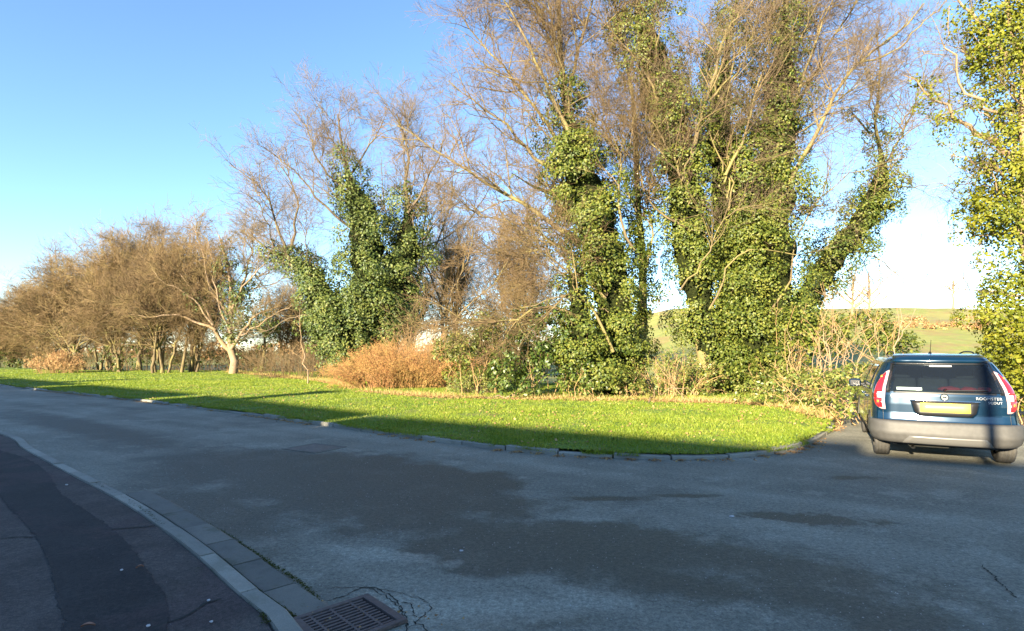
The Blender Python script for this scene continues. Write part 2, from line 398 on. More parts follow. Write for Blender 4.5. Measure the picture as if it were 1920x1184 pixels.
# grass verge
kerb_in = offset(far_line, 0.11)
back = [(9.5, 17.2), (9.8, 21.5), (6, 24), (0, 25), (-6, 30), (-12, 38), (-22, 40), (-34, 42), (-60, 62), (-105, 95)]
verge_poly = [tuple(p) for p in kerb_in] + back
def verge_z(x, y):
    dk = np.maximum(0, (x - far[3][0]) * 0.572 + (y - far[3][1]) * 0.82)
    return 0.075 + 0.010 * np.minimum(dk, 12) + 0.018 * hash_noise(x, y, 0.9, 4) + 0.008 * hash_noise(x, y, 3.1, 6)
verge = poly_sheet('grass_verge', verge_poly, verge_z, M['verge'], 0.4, (-40, 6, 12, 42))
tag(verge, 'sunlit mown grass verge between road and trees', 'grass verge', kind='structure')

bank = poly_sheet('hedge_bank', [(30, 2.9), (16, 6.1), (11.15, 8.1), (10.45, 10.0), (10.25, 13.0), (9.6, 17.4), (9.9, 22), (34, 24), (40, 8)], lambda x, y: .035 + .03 * smooth01(0, 1.5, x - 10.4) + .015 * hash_noise(x, y, 1.3, 14), M['soil'], .6, (9, 2, 24, 23))
tag(bank, 'bare earth bank under the hedge right of the car', 'bank', kind='structure')
# pavement on the near side, with its dark repair strip
pave_in = offset(near_line, -0.13)
pw = offset(near_line, -3.4)
pm = near_line[:, 1] > -29
pave_poly = [tuple(p) for p in pave_in[pm]] + [tuple(p) for p in pw[pm][::-1][2:]]
def simplify_poly(line, side):
    return line
pl = [p for p in resample(pave_in, 0.6)]
po = [p for p in resample(catmull([near_line[0] + np.array([-1.95, -2.78]) , np.array([-18.0, 12.6]), np.array([-11.4, 7.6]), np.array([-6.8, 3.4]), np.array([-4.4, 0.2]), np.array([-3.6, -4]), np.array([-3.6, -30.0])], 0.5), 0.8)]
pave_poly = [tuple(p) for p in pl] + [tuple(p) for p in po[::-1]]
pavement = poly_sheet('pavement', pave_poly, lambda x, y: 0.034, M['pave'])
tag(pavement, 'dark purple grey tarmac pavement at the lower left', 'pavement', kind='structure')
sp = [G(*p, 0.034)[:2] for p in [(-200, 800), (0, 866), (70, 940), (140, 1010), (185, 1080), (225, 1184)]]
sp = np.vstack([sp, [sp[-1] + np.array([0.25, -1.0]), sp[-1] + np.array([0.35, -4])]])
sl = resample(catmull(sp, 0.3), 0.05)
rgk = np.random.default_rng(3)
wl_ = 0.25 + 0.03 * np.sin(np.arange(len(sl)) * .06) + rgk.normal(0, .007, len(sl)); wr2 = 0.25 + 0.035 * np.sin(np.arange(len(sl)) * .045 + 1) + rgk.normal(0, .007, len(sl))
tt = nrm(np.gradient(sl, axis=0)); nn = np.stack([-tt[:, 1], tt[:, 0]], 1)
A = sl + nn * wl_[:, None]; B = sl - nn * wr2[:, None]
vv = np.vstack([np.c_[A, np.full(len(A), 0.0385)], np.c_[B, np.full(len(B), 0.0385)]]); n_ = len(A)
strip = pyd('repair_strip', vv, [(k, n_ + k, n_ + k + 1, k + 1) for k in range(n_ - 1)], M['pave_strip'], pavement)
for q in ((30, 905, 100, 893), (150, 1000, 290, 985), (300, 1180, 420, 1130), (0, 1010, 110, 1000)):
    a, b = G(q[0], q[1], .034), G(q[2], q[3], .034)
    ln = np.linspace(a, b, 14); ln[:, :2] += np.cumsum(rgk.normal(0, .012, (14, 2)), 0); wdt = rgk.uniform(.004, .012, 14)
    dv = nrm(np.gradient(ln, axis=0)); pv = np.stack([-dv[:, 1], dv[:, 0], dv[:, 0] * 0], 1)
    L1 = ln + pv * wdt[:, None]; L2 = ln - pv * wdt[:, None]; L1[:, 2] = L2[:, 2] = .0388
    pyd('joint', np.vstack([L1, L2]), [(k, 14 + k, 15 + k, k + 1) for k in range(13)], M['crack'], pavement)

# kerb stones
def stone_run(name, parent, line_a, line_b, z0, z1, length, gap, mat, rng, s0=0.0, s1=1e9, dz=0.006, chip=0.0):
    d = np.r_[0, np.cumsum(np.linalg.norm(np.diff(line_a, axis=0), axis=1))]
    s = s0
    def at(L, q): return np.array([np.interp(q, d, L[:, 0]), np.interp(q, d, L[:, 1])])
    while s < min(d[-1], s1) - 0.2:
        e = min(s + length * rng.uniform(0.92, 1.06), d[-1]); m_ = (s + e) / 2
        qs = [s + gap, m_, e - gap]; oz = rng.normal(0, dz); rz_ = rng.normal(0, dz * 0.5)
        v = []; bv = 0.012
        for k, q in enumerate(qs):
            a = at(line_a, q); b = at(line_b, q); w = b - a
            zt = z1 + oz + rz_ * (k - 1)
            j = rng.normal(0, 0.006)
            v += [(*(a + j * w), z0), (*(a + j * w), zt - bv), (*(a + w * 0.12 + j * w), zt), (*(b - w * 0.08), zt), (*b, z0)]
        f = []
        for k in range(2):
            o = k * 5
            for c in range(4): f.append((o + c, o + c + 1, o + c + 6, o + c + 5))
        f += [(4, 3, 2, 1, 0), (10, 11, 12, 13, 14)]
        pyd(name, v, f, mat, parent)
        s = e
rng = np.random.default_rng(11)
kerb_far = empty('kerb'); tag(kerb_far, 'low broken concrete kerb along the grass verge', 'kerb', kind='structure')
dF = np.r_[0, np.cumsum(np.linalg.norm(np.diff(far_line, axis=0), axis=1))]
i0 = int(np.argmin(np.linalg.norm(far_line - far[3], axis=1)))
stone_run('kerb_stone', kerb_far, far_line, offset(far_line, 0.12), -0.05, 0.062, 0.92, 0.014, M['kerb'], rng, dF[i0] - 16.0, 1e9, 0.012)
kerb_near = empty('kerb'); tag(kerb_near, 'pale flush concrete kerb edging the pavement at lower left', 'kerb', kind='structure')
dN = np.r_[0, np.cumsum(np.linalg.norm(np.diff(near_line, axis=0), axis=1))]
j0 = int(np.argmin(np.linalg.norm(near_line - near[3], axis=1)))
stone_run('kerb_stone', kerb_near, near_line, offset(near_line, -0.125), -0.05, 0.045, 0.9, 0.006, M['kerb'], rng, dN[j0] - 14, dN[j0] + 15, 0.003)
gutter = empty('gutter'); tag(gutter, 'row of flat concrete gutter slabs beside the near kerb', 'gutter', kind='structure')
qa = int(np.argmin(np.linalg.norm(near_line - G(240, 934)[:2], axis=1))); qb = int(np.argmin(np.linalg.norm(near_line - G(548, 1165)[:2], axis=1)))
stone_run('gutter_slab', gutter, offset(near_line, 0.26), offset(near_line, 0.012), -0.05, 0.014, 0.62, 0.006, M['slab'], rng, dN[qa], dN[qb] - 0.02, 0.002)

# ------------------------------------------------------------------ plants: generators
def tubes(Pn, R, S):
    N, K, _ = Pn.shape
    T = np.empty_like(Pn); T[:, 1:-1] = Pn[:, 2:] - Pn[:, :-2]; T[:, 0] = Pn[:, 1] - Pn[:, 0]; T[:, -1] = Pn[:, -1] - Pn[:, -2]
    T = nrm(T); ref = np.where(np.abs(T[:, :1, 2:3]) > 0.8, np.array([1., 0, 0]), np.array([0, 0, 1.]))
    U = nrm(np.cross(T, np.broadcast_to(ref, T.shape))); V = np.cross(T, U)
    a = np.arange(S) * 2 * math.pi / S
    ring = Pn[:, :, None] + R[:, :, None, None] * (np.cos(a)[None, None, :, None] * U[:, :, None] + np.sin(a)[None, None, :, None] * V[:, :, None])
    idx = np.arange(N * K * S).reshape(N, K, S); nx_ = np.roll(idx, -1, 2)
    f = np.stack([idx[:, :-1], nx_[:, :-1], nx_[:, 1:], idx[:, 1:]], -1).reshape(-1, 4)
    return ring.reshape(-1, 3), f
def tube_mesh(name, groups, S):
    vs, fs, o = [], [], 0
    for Pn, R in groups:
        s = S if isinstance(S, int) else S.get(Pn.shape[1], 4)
        v, f = tubes(Pn, R, s); vs.append(v); fs.append(f + o); o += len(v)
    return mesh_np(name, np.vstack(vs), np.vstack(fs), True)
def limb(pts, r0, r1, K=12, wob=0.0, rng=None):
    l = resample(catmull(pts, 0.1), 1e-3 + np.sum(np.linalg.norm(np.diff(np.array(pts, float), axis=0), axis=1)) / (K - 1))
    s = np.linspace(0, 1, K); q = np.linspace(0, 1, len(l))
    l = np.stack([np.interp(s, q, l[:, i]) for i in range(3)], 1)
    if wob and rng is not None: l[1:] += rng.normal(0, wob, (K - 1, 3))
    return l, r0 + (r1 - r0) * s ** 0.85
def grow(limbs, spec, rng):
    """limbs: list of (K,3),(K,) ; spec: one dict per level. Returns one (P,R) per level."""
    Pn = np.stack([l[0] for l in limbs]); R = np.stack([l[1] for l in limbs]); out = [(Pn, R)]
    for sp in spec:
        N, K, _ = Pn.shape
        seg = np.linalg.norm(np.diff(Pn, axis=1), axis=2); ln = seg.sum(1)
        n = rng.poisson(sp['den'] * ln * (sp['t1'] - sp['t0'])); n = np.clip(n, sp.get('nmin', 0), sp.get('nmax', 99))
        par = np.repeat(np.arange(N), n); m = len(par)
        t = sp['t0'] + (sp['t1'] - sp['t0']) * rng.uniform(0, 1, m) ** sp.get('bias', 0.8)
        f = t * (K - 1); i0_ = np.minimum(f.astype(int), K - 2); fr = (f - i0_)[:, None]
        pos = Pn[par, i0_] * (1 - fr) + Pn[par, i0_ + 1] * fr
        tan = nrm(Pn[par, i0_ + 1] - Pn[par, i0_]); rp = R[par, i0_] * (1 - fr[:, 0]) + R[par, i0_ + 1] * fr[:, 0]
        rnd = rng.normal(0, 1, (m, 3)); rnd += np.array(sp.get('pull', (0, 0, 0)))
        perp = nrm(rnd - tan * (rnd * tan).sum(1, keepdims=True))
        a = np.abs(rng.normal(sp['ang'], sp.get('asd', 0.18), m))[:, None]
        d = nrm(tan * np.cos(a) + perp * np.sin(a) + np.array([0, 0, sp.get('up', 0.0)]))
        L = sp['len'] * (0.55 + 0.75 * rng.uniform(0, 1, m)) * (1.15 - sp.get('tl', 0.5) * t)
        kk = sp['K']; Q = np.empty((m, kk, 3)); Q[:, 0] = pos
        for q in range(1, kk):
            d = nrm(d + rng.normal(0, sp.get('wob', 0.18), (m, 3)) + np.array([0, 0, sp.get('trop', 0.05)]))
            Q[:, q] = Q[:, q - 1] + d * (L / (kk - 1))[:, None]
        r0 = np.minimum(rp * 0.72, np.maximum(L * sp.get('rk', 0.012), sp['rmin']))
        R2 = r0[:, None] * np.linspace(1, sp.get('tip', 0.35), kk)[None]
        R2 = np.maximum(R2, sp.get('rfloor', 0.0025))
        out.append((Q, R2)); Pn, R = Q, R2
    return out

def leaves_arrays(p, n, size, rng, droop=0.3, aspect=0.8):
    m = len(p)
    nn_ = nrm(n + rng.normal(0, 0.34, (m, 3)))
    a = rng.normal(0, 1, (m, 3)) + np.array([0, 0, -droop * 2]); a = nrm(a - nn_ * (a * nn_).sum(1, keepdims=True)); b = np.cross(nn_, a)
    s = (size * rng.uniform(0.6, 1.3, m))[:, None]
    base = p - a * s * 0.45; tip = p + a * s * 0.6; fold = nn_ * s * 0.12
    l = p + b * s * aspect * 0.5 - fold - a * s * .08; r = p - b * s * aspect * 0.5 - fold - a * s * .08
    v = np.stack([base, l, tip, r], 1).reshape(-1, 3)
    k = np.arange(m)[:, None] * 4
    f = np.concatenate([k + np.array([[0, 2, 1]]), k + np.array([[0, 3, 2]])], 1).reshape(-1, 3)
    return v, f
def leaves_mesh(name, p, n, size, rng, **k):
    v, f = leaves_arrays(p, n, size, rng, **k); return mesh_np(name, v, f)
def sphere_dirs(m, rng):
    return nrm(rng.normal(0, 1, (m, 3)))
def ivy_points(paths, rng, per_m2=7.0, leaves=34, clump=0.34, gap=-9.0):
    """leaf clumps on the surface of tapered lumpy columns; paths: (pts, radii)"""
    PP, NN = [], []
    for pts, rad in paths:
        l = resample(catmull(pts, 0.1), 0.12); q = np.linspace(0, 1, len(l)); rr = np.interp(q, np.linspace(0, 1, len(rad)), rad)
        length = 0.12 * len(l); area = 2 * math.pi * np.mean(rr) * length
        m = max(6, int(area * per_m2)); w = rr / rr.sum(); k = rng.choice(len(l), m, p=w)
        T = nrm(np.gradient(l, axis=0))[k]; d = sphere_dirs(m, rng); d = nrm(d - T * (d * T).sum(1, keepdims=True))
        lump = 0.66 + 0.55 * np.clip(hash_noise(l[k][:, 0] * 1.0 + d[:, 0] * 2 + d[:, 1], l[k][:, 2] + d[:, 1] * 2, 1.7, 3) + 0.4, -0.3, 1.1)
        inn = rng.uniform(0, 1, m) < .3; lump = np.where(inn, rng.uniform(.2, .6, m), lump); lump = np.where((~inn) & (rng.uniform(0, 1, m) < .14), lump * rng.uniform(1.15, 1.7, m), lump)
        ctr = l[k] + d * (rr[k] * lump)[:, None]
        ok = hash_noise(ctr[:, 0] + .6 * ctr[:, 1], ctr[:, 2], 1.9, 77) + .5 * hash_noise(ctr[:, 0], ctr[:, 2], 5, 78) > np.where(inn, gap - .5, gap)
        ctr, d, k = ctr[ok], d[ok], k[ok]; m = len(ctr)
        cr = clump * rng.uniform(0.6, 1.35, m) * np.clip(rr[k] / 0.45, 0.55, 1.15)
        nl = np.maximum(5, (leaves * (cr / clump) ** 2 * rng.uniform(0.7, 1.2, m)).astype(int))
        par = np.repeat(np.arange(m), nl); u = sphere_dirs(len(par), rng); u = nrm(u + d[par] * 0.75 + np.array([0, 0, 0.25]))
        rad_ = cr[par] * rng.uniform(0.55, 1.0, len(par)) ** 0.6
        q_ = ctr[par] + u * rad_[:, None] * np.array([1, 1, 0.85]); q_[:, 2] -= 0.12 * rng.uniform(0, 1, len(par)) ** 2
        PP.append(q_); NN.append(nrm(u + d[par] * 0.5 + np.array([0, -0.1, 0.35])))
    return np.vstack(PP), np.vstack(NN)
def blob_points(blobs, rng, clumps=40, leaves=30, clump=0.28, fill=0.35):
    """leaf clumps in rounded lumps; blobs: (centre, radii)"""
    PP, NN = [], []
    for c, r in blobs:
        c = np.array(c); r = np.array(r); m = int(clumps * (r[0] * r[2] + r[1] * r[2] + r[0] * r[1]) / 1.0) + 3
        d = sphere_dirs(m, rng); d[:, 2] = np.where(d[:, 2] < -0.35, -d[:, 2], d[:, 2])
        k = rng.uniform(0, 1, m); k = np.where(rng.uniform(0, 1, m) < fill, k * 0.8, 0.8 + 0.28 * k)
        ctr = c + d * r * k[:, None]
        cr = clump * rng.uniform(0.6, 1.4, m); nl = np.maximum(4, (leaves * (cr / clump) ** 2).astype(int))
        par = np.repeat(np.arange(m), nl); u = sphere_dirs(len(par), rng); u = nrm(u + d[par] * 0.6 + np.array([0, 0, 0.2]))
        q_ = ctr[par] + u * (cr[par] * rng.uniform(0.4, 1, len(par)))[:, None]
        PP.append(q_); NN.append(nrm(u + np.array([0, 0, 0.4])))
    Pq = np.vstack(PP); k = Pq[:, 2] > 0.06
    return Pq[k], np.vstack(NN)[k]

def make_tree(name, label, cat, base, limbs, spec, seed, mats, ivy=None, ivy_shade='ivy', ivy_size=0.10, ivy_kw=None, group=None, core=0.0):
    rng = np.random.default_rng(seed); base = np.array(base, float)
    root = empty(name, base); tag(root, label, cat, group)
    lv = grow([limb(p, a * .8, b * .7, 12, 0.045, rng) for p, a, b in limbs], spec, rng)
    lv = [(p - base, r) for p, r in lv]
    for k in range(len(limbs)):
        nm = 'trunk' if k == 0 else 'limb'; link(nm, tube_mesh(nm, [(lv[0][0][k:k + 1], lv[0][1][k:k + 1])], 8), M[mats[0]], root)
    if len(lv) > 1: tag(link('branches', tube_mesh('branches', lv[1:2], 5), M[mats[1]], root), kind='stuff')
    if len(lv) > 2: tag(link('twigs', tube_mesh('twigs', lv[2:], 3), M[mats[2]], root), kind='stuff')
    if ivy:
        p, n = ivy_points(ivy, rng, **(ivy_kw or {}))
        k = p[:, 2] > 0.05; p, n = p[k], n[k]
        if core:  # added dark tube within the leaves: blocks the sky, stands in for shaded recesses
            vs, fs, o_ = [], [], 0
            for pts, rad in ivy:
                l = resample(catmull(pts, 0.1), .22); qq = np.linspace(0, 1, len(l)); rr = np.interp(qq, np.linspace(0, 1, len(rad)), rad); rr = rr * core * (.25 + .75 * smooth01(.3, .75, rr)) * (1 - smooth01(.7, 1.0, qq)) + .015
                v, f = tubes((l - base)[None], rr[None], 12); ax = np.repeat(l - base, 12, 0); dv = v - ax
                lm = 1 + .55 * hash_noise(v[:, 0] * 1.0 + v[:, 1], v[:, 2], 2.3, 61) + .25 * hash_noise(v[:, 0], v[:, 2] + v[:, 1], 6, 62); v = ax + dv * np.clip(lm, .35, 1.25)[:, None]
                v[:, 2] = np.maximum(v[:, 2], -.02 - base[2] * 0); vs.append(v); fs.append(f + o_); o_ += len(v)
            tag(link('ivy_shade', mesh_np('ivy_shade', np.vstack(vs), np.vstack(fs), True), M['ivy_dark_core'], root), kind='stuff')
        tag(link('ivy', leaves_mesh('ivy', p - base, n, ivy_size, rng), M[ivy_shade], root), kind='stuff')
    return root
def copy_thing(root, loc, rz, scale, label, group=None, name=None):
    r = root.copy(); COL.objects.link(r); r.location = loc; r.rotation_euler = (0, 0, rz); r.scale = scale
    r['label'] = label
    if group: r['group'] = group
    for ch in list(root.children):
        c = ch.copy(); COL.objects.link(c); c.parent = r
    return r

def PP(d, *pts): return [P(x, y, d + (q[0] if q else 0)) for x, y, *q in pts]
TW = dict(den=3.4, t0=0.15, t1=1.0, ang=0.75, len=0.75, K=3, wob=0.28, trop=0.0, rmin=0.009, rk=0.010, rfloor=0.004)
TW2 = dict(den=5.0, t0=0.1, t1=1.0, ang=0.7, len=0.36, K=2, wob=0.2, trop=0.0, rmin=0.006, rk=0.012, rfloor=0.0032)

def fan_limbs(D, path, n, ang, length, r, seed, curve=0.08, t0=0.0):
    rg = np.random.default_rng(seed); pts = resample(catmull(PP(D, *path), .1), .05); L = []
    for k in range(n):
        t = t0 + (1 - t0) * (k + rg.uniform(0, 1)) / n; b = pts[min(len(pts) - 1, int(t * len(pts)))]
        a = math.radians(ang[0] + (ang[1] - ang[0]) * rg.uniform(0, 1)); ln = rg.uniform(*length) * (1.1 - .35 * t); dy = rg.normal(0, .38)
        v = np.array([math.cos(a), dy, math.sin(a)]); v /= np.linalg.norm(v); q_ = [b]
        for s in range(5):
            v = v + rg.normal(0, .10, 3) + np.array([0, 0, curve * .25]); v /= np.linalg.norm(v); q_.append(q_[-1] + v * ln / 5)
        L.append((q_, r * rg.uniform(.6, 1.1), .012))
    return L
# ---- fan-crowned ivy tree in the middle
D = 19.0
fan = [(PP(D, (1160, 752), (1150, 600), (1120, 450), (1085, 300), (1060, 180), (1048, 60), (1040, -70)), 0.34, 0.06),
       (PP(D + .6, (1192, 752), (1205, 600), (1206, 480), (1196, 380), (1190, 260), (1175, 120), (1150, -20)), 0.24, 0.04),
       (PP(D - .6, (1120, 470), (1045, 425), (965, 375), (880, 325), (800, 268), (745, 232)), 0.13, 0.02),
       (PP(D - .2, (1085, 330), (1010, 300), (950, 235), (895, 195), (845, 150)), 0.10, 0.02),
       (PP(D + .5, (1085, 310), (1020, 230), (950, 130), (890, 70), (860, 20)), 0.10, 0.02),
       (PP(D - .8, (1075, 270), (1030, 170), (985, 70), (945, 0), (920, -60)), 0.10, 0.02),
       (PP(D + .8, (1068, 220), (1050, 120), (1010, 20), (990, -80)), 0.09, 0.02),
       (PP(D - .4, (1062, 200), (1085, 100), (1110, 10), (1120, -70)), 0.09, 0.02),
       (PP(D + .3, (1130, 520), (1060, 470), (990, 425), (900, 405), (830, 370)), 0.08, 0.015),
       (PP(D - 1.3, (1140, 640), (1075, 590), (1010, 575), (955, 605), (880, 600), (810, 628)), 0.075, 0.015),
       (PP(D - 1.5, (1150, 660), (1090, 555), (1030, 560), (985, 582), (930, 560)), 0.07, 0.012),
       (PP(D - .9, (1135, 560), (1080, 520), (1010, 470), (950, 480), (890, 455)), 0.07, 0.012),
       (PP(D + .2, (1205, 520), (1225, 440), (1215, 330), (1240, 230)), 0.06, 0.012),
       (PP(D - 1.0, (1190, 470), (1160, 400), (1165, 300), (1130, 220), (1140, 140)), 0.06, 0.012)]
fan += fan_limbs(19.0, [(1130, 500), (1090, 320), (1062, 190), (1048, 60)], 18, (98, 178), (2.6, 4.8), .055, 201) + fan_limbs(19.2, [(1200, 460), (1192, 280), (1180, 150)], 8, (50, 130), (2.0, 3.6), .045, 202) + fan_limbs(18.4, [(1150, 640), (1135, 520)], 7, (125, 205), (2.2, 4.0), .045, 203, .0)
SPF = [dict(den=4.4, t0=0.28, t1=0.98, ang=0.7, len=2.1, K=6, wob=0.17, trop=0.015, rmin=0.012, rk=0.011, pull=(-0.12, 0, 0.25), nmax=30),
       dict(TW, den=5.6, len=1.15, pull=(-0.1, 0, 0.2)), dict(TW2, den=8.5, len=0.5)]
ivyF = [(PP(D, (1160, 748), (1155, 620), (1130, 480), (1090, 330), (1062, 200), (1055, 140)), [0.8, 1.05, 1.3, 1.3, 0.95, 0.35]),
        (PP(D + .6, (1192, 748), (1198, 600), (1203, 480), (1190, 380)), [0.22, 0.28, 0.36, 0.3]),
        (PP(D - .4, (1100, 400), (1050, 370), (1000, 350), (960, 325)), [0.5, 0.4, 0.3, 0.15]),
        (PP(D - 1.0, (1110, 720), (1090, 640), (1080, 560), (1060, 480)), [0.6, 0.7, 0.6, 0.3]),
        (PP(D + .2, (1206, 470), (1200, 400), (1196, 340)), [0.3, 0.3, 0.1])]
make_tree('ivy_tree', 'tall ivy-clad tree with bare fan crown spreading left, centre of picture', 'tree', G(1165, 752), fan, SPF, 21,
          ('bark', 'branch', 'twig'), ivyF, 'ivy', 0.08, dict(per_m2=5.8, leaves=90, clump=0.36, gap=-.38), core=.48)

# ---- big many-stemmed ivy tree
D = 19.5
big = [(PP(D, (1335, 745), (1310, 600), (1290, 450), (1270, 300), (1230, 150), (1195, 20), (1180, -90)), 0.30, 0.07),
       (PP(D + .3, (1380, 745), (1370, 550), (1362, 400), (1350, 250), (1365, 120), (1385, 0), (1390, -90)), 0.34, 0.06),
       (PP(D, (1420, 745), (1450, 560), (1440, 420), (1452, 260), (1468, 120), (1478, -60)), 0.32, 0.09),
       (PP(D - 1.3, (1300, 290), (1318, 205), (1338, 130), (1362, 60), (1395, 20), (1430, -30)), 0.10, 0.03),
       (PP(D - 1.2, (1330, 190), (1365, 150), (1378, 110), (1372, 70), (1380, 10)), 0.05, 0.015),
       (PP(D - .8, (1440, 430), (1490, 320), (1530, 260), (1565, 175), (1610, 115), (1670, 75), (1730, 10)), 0.125, 0.03),
       (PP(D - .8, (1605, 120), (1680, 95), (1720, 50), (1760, 20)), 0.05, 0.02),
       (PP(D - .5, (1450, 300), (1490, 200), (1520, 100), (1560, 0), (1590, -60)), 0.09, 0.02),
       (PP(D + .4, (1455, 270), (1510, 170), (1570, 60), (1630, -40)), 0.09, 0.02),
       (PP(D + .8, (1460, 200), (1480, 100), (1520, -10)), 0.08, 0.02),
       (PP(D - .6, (1440, 590), (1480, 520), (1500, 430), (1560, 350), (1640, 310), (1700, 300)), 0.05, 0.012),
       (PP(D - 1.2, (1330, 580), (1380, 480), (1440, 470), (1500, 480), (1570, 460)), 0.045, 0.012),
       (PP(D - 1.5, (1275, 545), (1310, 500), (1370, 400), (1440, 395)), 0.04, 0.012),
       (PP(D - .8, (1290, 430), (1220, 380), (1200, 300), (1215, 220)), 0.06, 0.015),
       (PP(D - 1.0, (1275, 330), (1230, 280), (1190, 230), (1140, 215)), 0.05, 0.012),
       (PP(D - .8, (1245, 200), (1200, 120), (1150, 60), (1090, 10)), 0.06, 0.015),
       (PP(D - .9, (1360, 330), (1400, 240), (1420, 160), (1440, 80), (1430, 0)), 0.07, 0.015),
       (PP(D + 1.5, (1455, 640), (1520, 550), (1580, 455), (1625, 390), (1655, 320), (1640, 240), (1650, 160), (1640, 60)), 0.20, 0.03),
       (PP(D + 1.5, (1640, 330), (1690, 260), (1720, 180), (1740, 110)), 0.06, 0.015),
       (PP(D + 1.0, (1590, 470), (1640, 478), (1668, 500), (1692, 517)), 0.05, 0.012),
       (PP(D + 1.0, (1640, 478), (1650, 500), (1642, 540)), 0.03, 0.01),
       (PP(D + 1.2, (1660, 330), (1700, 350), (1760, 345), (1800, 370)), 0.035, 0.01)]
big += fan_limbs(19.3, [(1450, 420), (1455, 270), (1466, 130), (1475, 20)], 16, (25, 85), (2.8, 5.0), .055, 204) + fan_limbs(18.7, [(1300, 420), (1265, 290), (1230, 150), (1195, 30)], 10, (75, 140), (1.8, 3.2), .045, 205) + fan_limbs(18.6, [(1370, 420), (1350, 260), (1370, 120)], 10, (50, 120), (1.8, 3.4), .05, 206) + fan_limbs(20.8, [(1650, 340), (1645, 240), (1650, 160)], 7, (40, 120), (1.8, 3.0), .035, 207)
SPB = [dict(den=3.8, t0=0.30, t1=0.98, ang=0.65, len=1.9, K=6, wob=0.17, trop=0.015, rmin=0.012, rk=0.011, pull=(0.12, 0, 0.3), nmax=30),
       dict(TW, den=5.2, len=1.15, pull=(0.1, 0, 0.2)), dict(TW2, den=7.5, len=0.5)]
ivyB = [(PP(D, (1340, 745), (1318, 600), (1292, 450), (1275, 300), (1235, 150), (1200, 30), (1190, -60)), [0.6, 0.8, 1.0, 1.15, 1.25, 1.15, 0.95]),
        (PP(D + .4, (1385, 745), (1372, 550), (1365, 400), (1350, 250), (1360, 120), (1375, 10)), [0.75, 0.9, 0.95, 0.95, 0.7, 0.55]),
        (PP(D, (1425, 740), (1452, 580), (1450, 430), (1455, 300), (1462, 180), (1470, 60), (1470, -40)), [0.7, 1.05, 1.15, 1.1, 0.95, 0.7, 0.5]),
        (PP(D - .2, (1400, 720), (1410, 600), (1408, 450), (1405, 330), (1410, 230)), [0.6, 0.75, 0.8, 0.75, 0.5]),
        (PP(D + 1.5, (1480, 610), (1530, 535), (1585, 455), (1630, 390), (1655, 320), (1640, 240), (1640, 200)), [0.6, 0.75, 0.75, 0.8, 0.62, 0.4, 0.18]),
        (PP(D + 1.3, (1620, 400), (1660, 390), (1700, 372)), [0.4, 0.35, 0.15]),
        (PP(D + 1.3, (1630, 250), (1605, 220), (1590, 205)), [0.25, 0.2, 0.1])]
make_tree('ivy_tree', 'massive many-stemmed ivy-covered tree behind the brambles, tallest in the picture', 'tree', G(1380, 745), big, SPB, 22,
          ('bark', 'branch', 'twig_grey'), ivyB, 'ivy', 0.082, dict(per_m2=4.8, leaves=80, clump=0.40, gap=-.42), core=.5)

# ---- ivy tree behind the orange bush
D = 27.0
ctr = [(PP(D, (650, 705), (690, 560), (680, 450), (660, 350), (640, 265), (636, 215)), 0.32, 0.05),
       (PP(D + .5, (700, 705), (755, 560), (770, 450), (762, 340), (765, 280), (745, 215)), 0.26, 0.04),
       (PP(D - .5, (640, 705), (605, 620), (585, 540), (545, 500), (505, 468), (470, 440)), 0.22, 0.05),
       (PP(D - .6, (548, 500), (525, 440), (508, 385), (470, 335), (425, 310)), 0.10, 0.02),
       (PP(D - .5, (545, 470), (556, 400), (548, 350), (520, 300)), 0.10, 0.02),
       (PP(D, (680, 440), (610, 390), (560, 330), (500, 280)), 0.10, 0.02),
       (PP(D, (665, 370), (610, 320), (580, 260), (575, 220)), 0.09, 0.02),
       (PP(D, (655, 330), (690, 280), (720, 220), (725, 200)), 0.08, 0.02),
       (PP(D, (765, 400), (800, 340), (830, 270), (835, 220)), 0.08, 0.02),
       (PP(D + .6, (640, 300), (610, 240), (600, 215)), 0.06, 0.02),
       (PP(D - .6, (595, 600), (560, 590), (500, 620), (450, 640)), 0.05, 0.015),
       (PP(D + .6, (765, 480), (800, 440), (830, 400), (860, 380)), 0.06, 0.015)]
ctr += fan_limbs(27.0, [(680, 460), (660, 350), (638, 230)], 9, (75, 170), (1.5, 2.7), .05, 208) + fan_limbs(27.4, [(770, 460), (762, 340), (748, 230)], 8, (20, 120), (1.6, 3.0), .05, 209) + fan_limbs(26.6, [(600, 560), (550, 490), (510, 468)], 6, (70, 150), (2.2, 4.0), .045, 210)
SPC = [dict(den=4.0, t0=0.35, t1=0.98, ang=0.68, len=2.0, K=6, wob=0.15, trop=0.06, rmin=0.014, rk=0.011, pull=(-0.2, 0, 0.6), nmax=28),
       dict(TW, den=4.8, len=1.15, pull=(0, 0, 0.5)), dict(TW2, den=7.5, len=0.55, rfloor=0.004)]
ivyC = [(PP(D, (655, 705), (690, 590), (692, 500), (682, 420), (655, 340), (641, 270)), [1.0, 1.5, 1.4, 1.25, 0.85, 0.22]),
        (PP(D + .5, (715, 705), (750, 560), (765, 450), (760, 350)), [0.8, 1.0, 1.0, 0.4]),
        (PP(D - .4, (650, 640), (610, 580), (590, 520), (560, 495), (520, 475), (490, 462)), [0.9, 1.25, 1.0, 0.55, 0.5, 0.3]),
        (PP(D - .4, (640, 690), (600, 640), (580, 570), (575, 520)), [0.5, 0.35, 0.3, 0.3])]
make_tree('ivy_tree', 'pointed ivy-clad tree with grey twiggy crown behind the orange bush', 'tree', G(660, 712), ctr, SPC, 23,
          ('bark_dark', 'branch', 'twig_grey'), ivyC, 'ivy_cool', 0.105, dict(per_m2=4.6, leaves=66, clump=0.46, gap=-.5), core=.55)

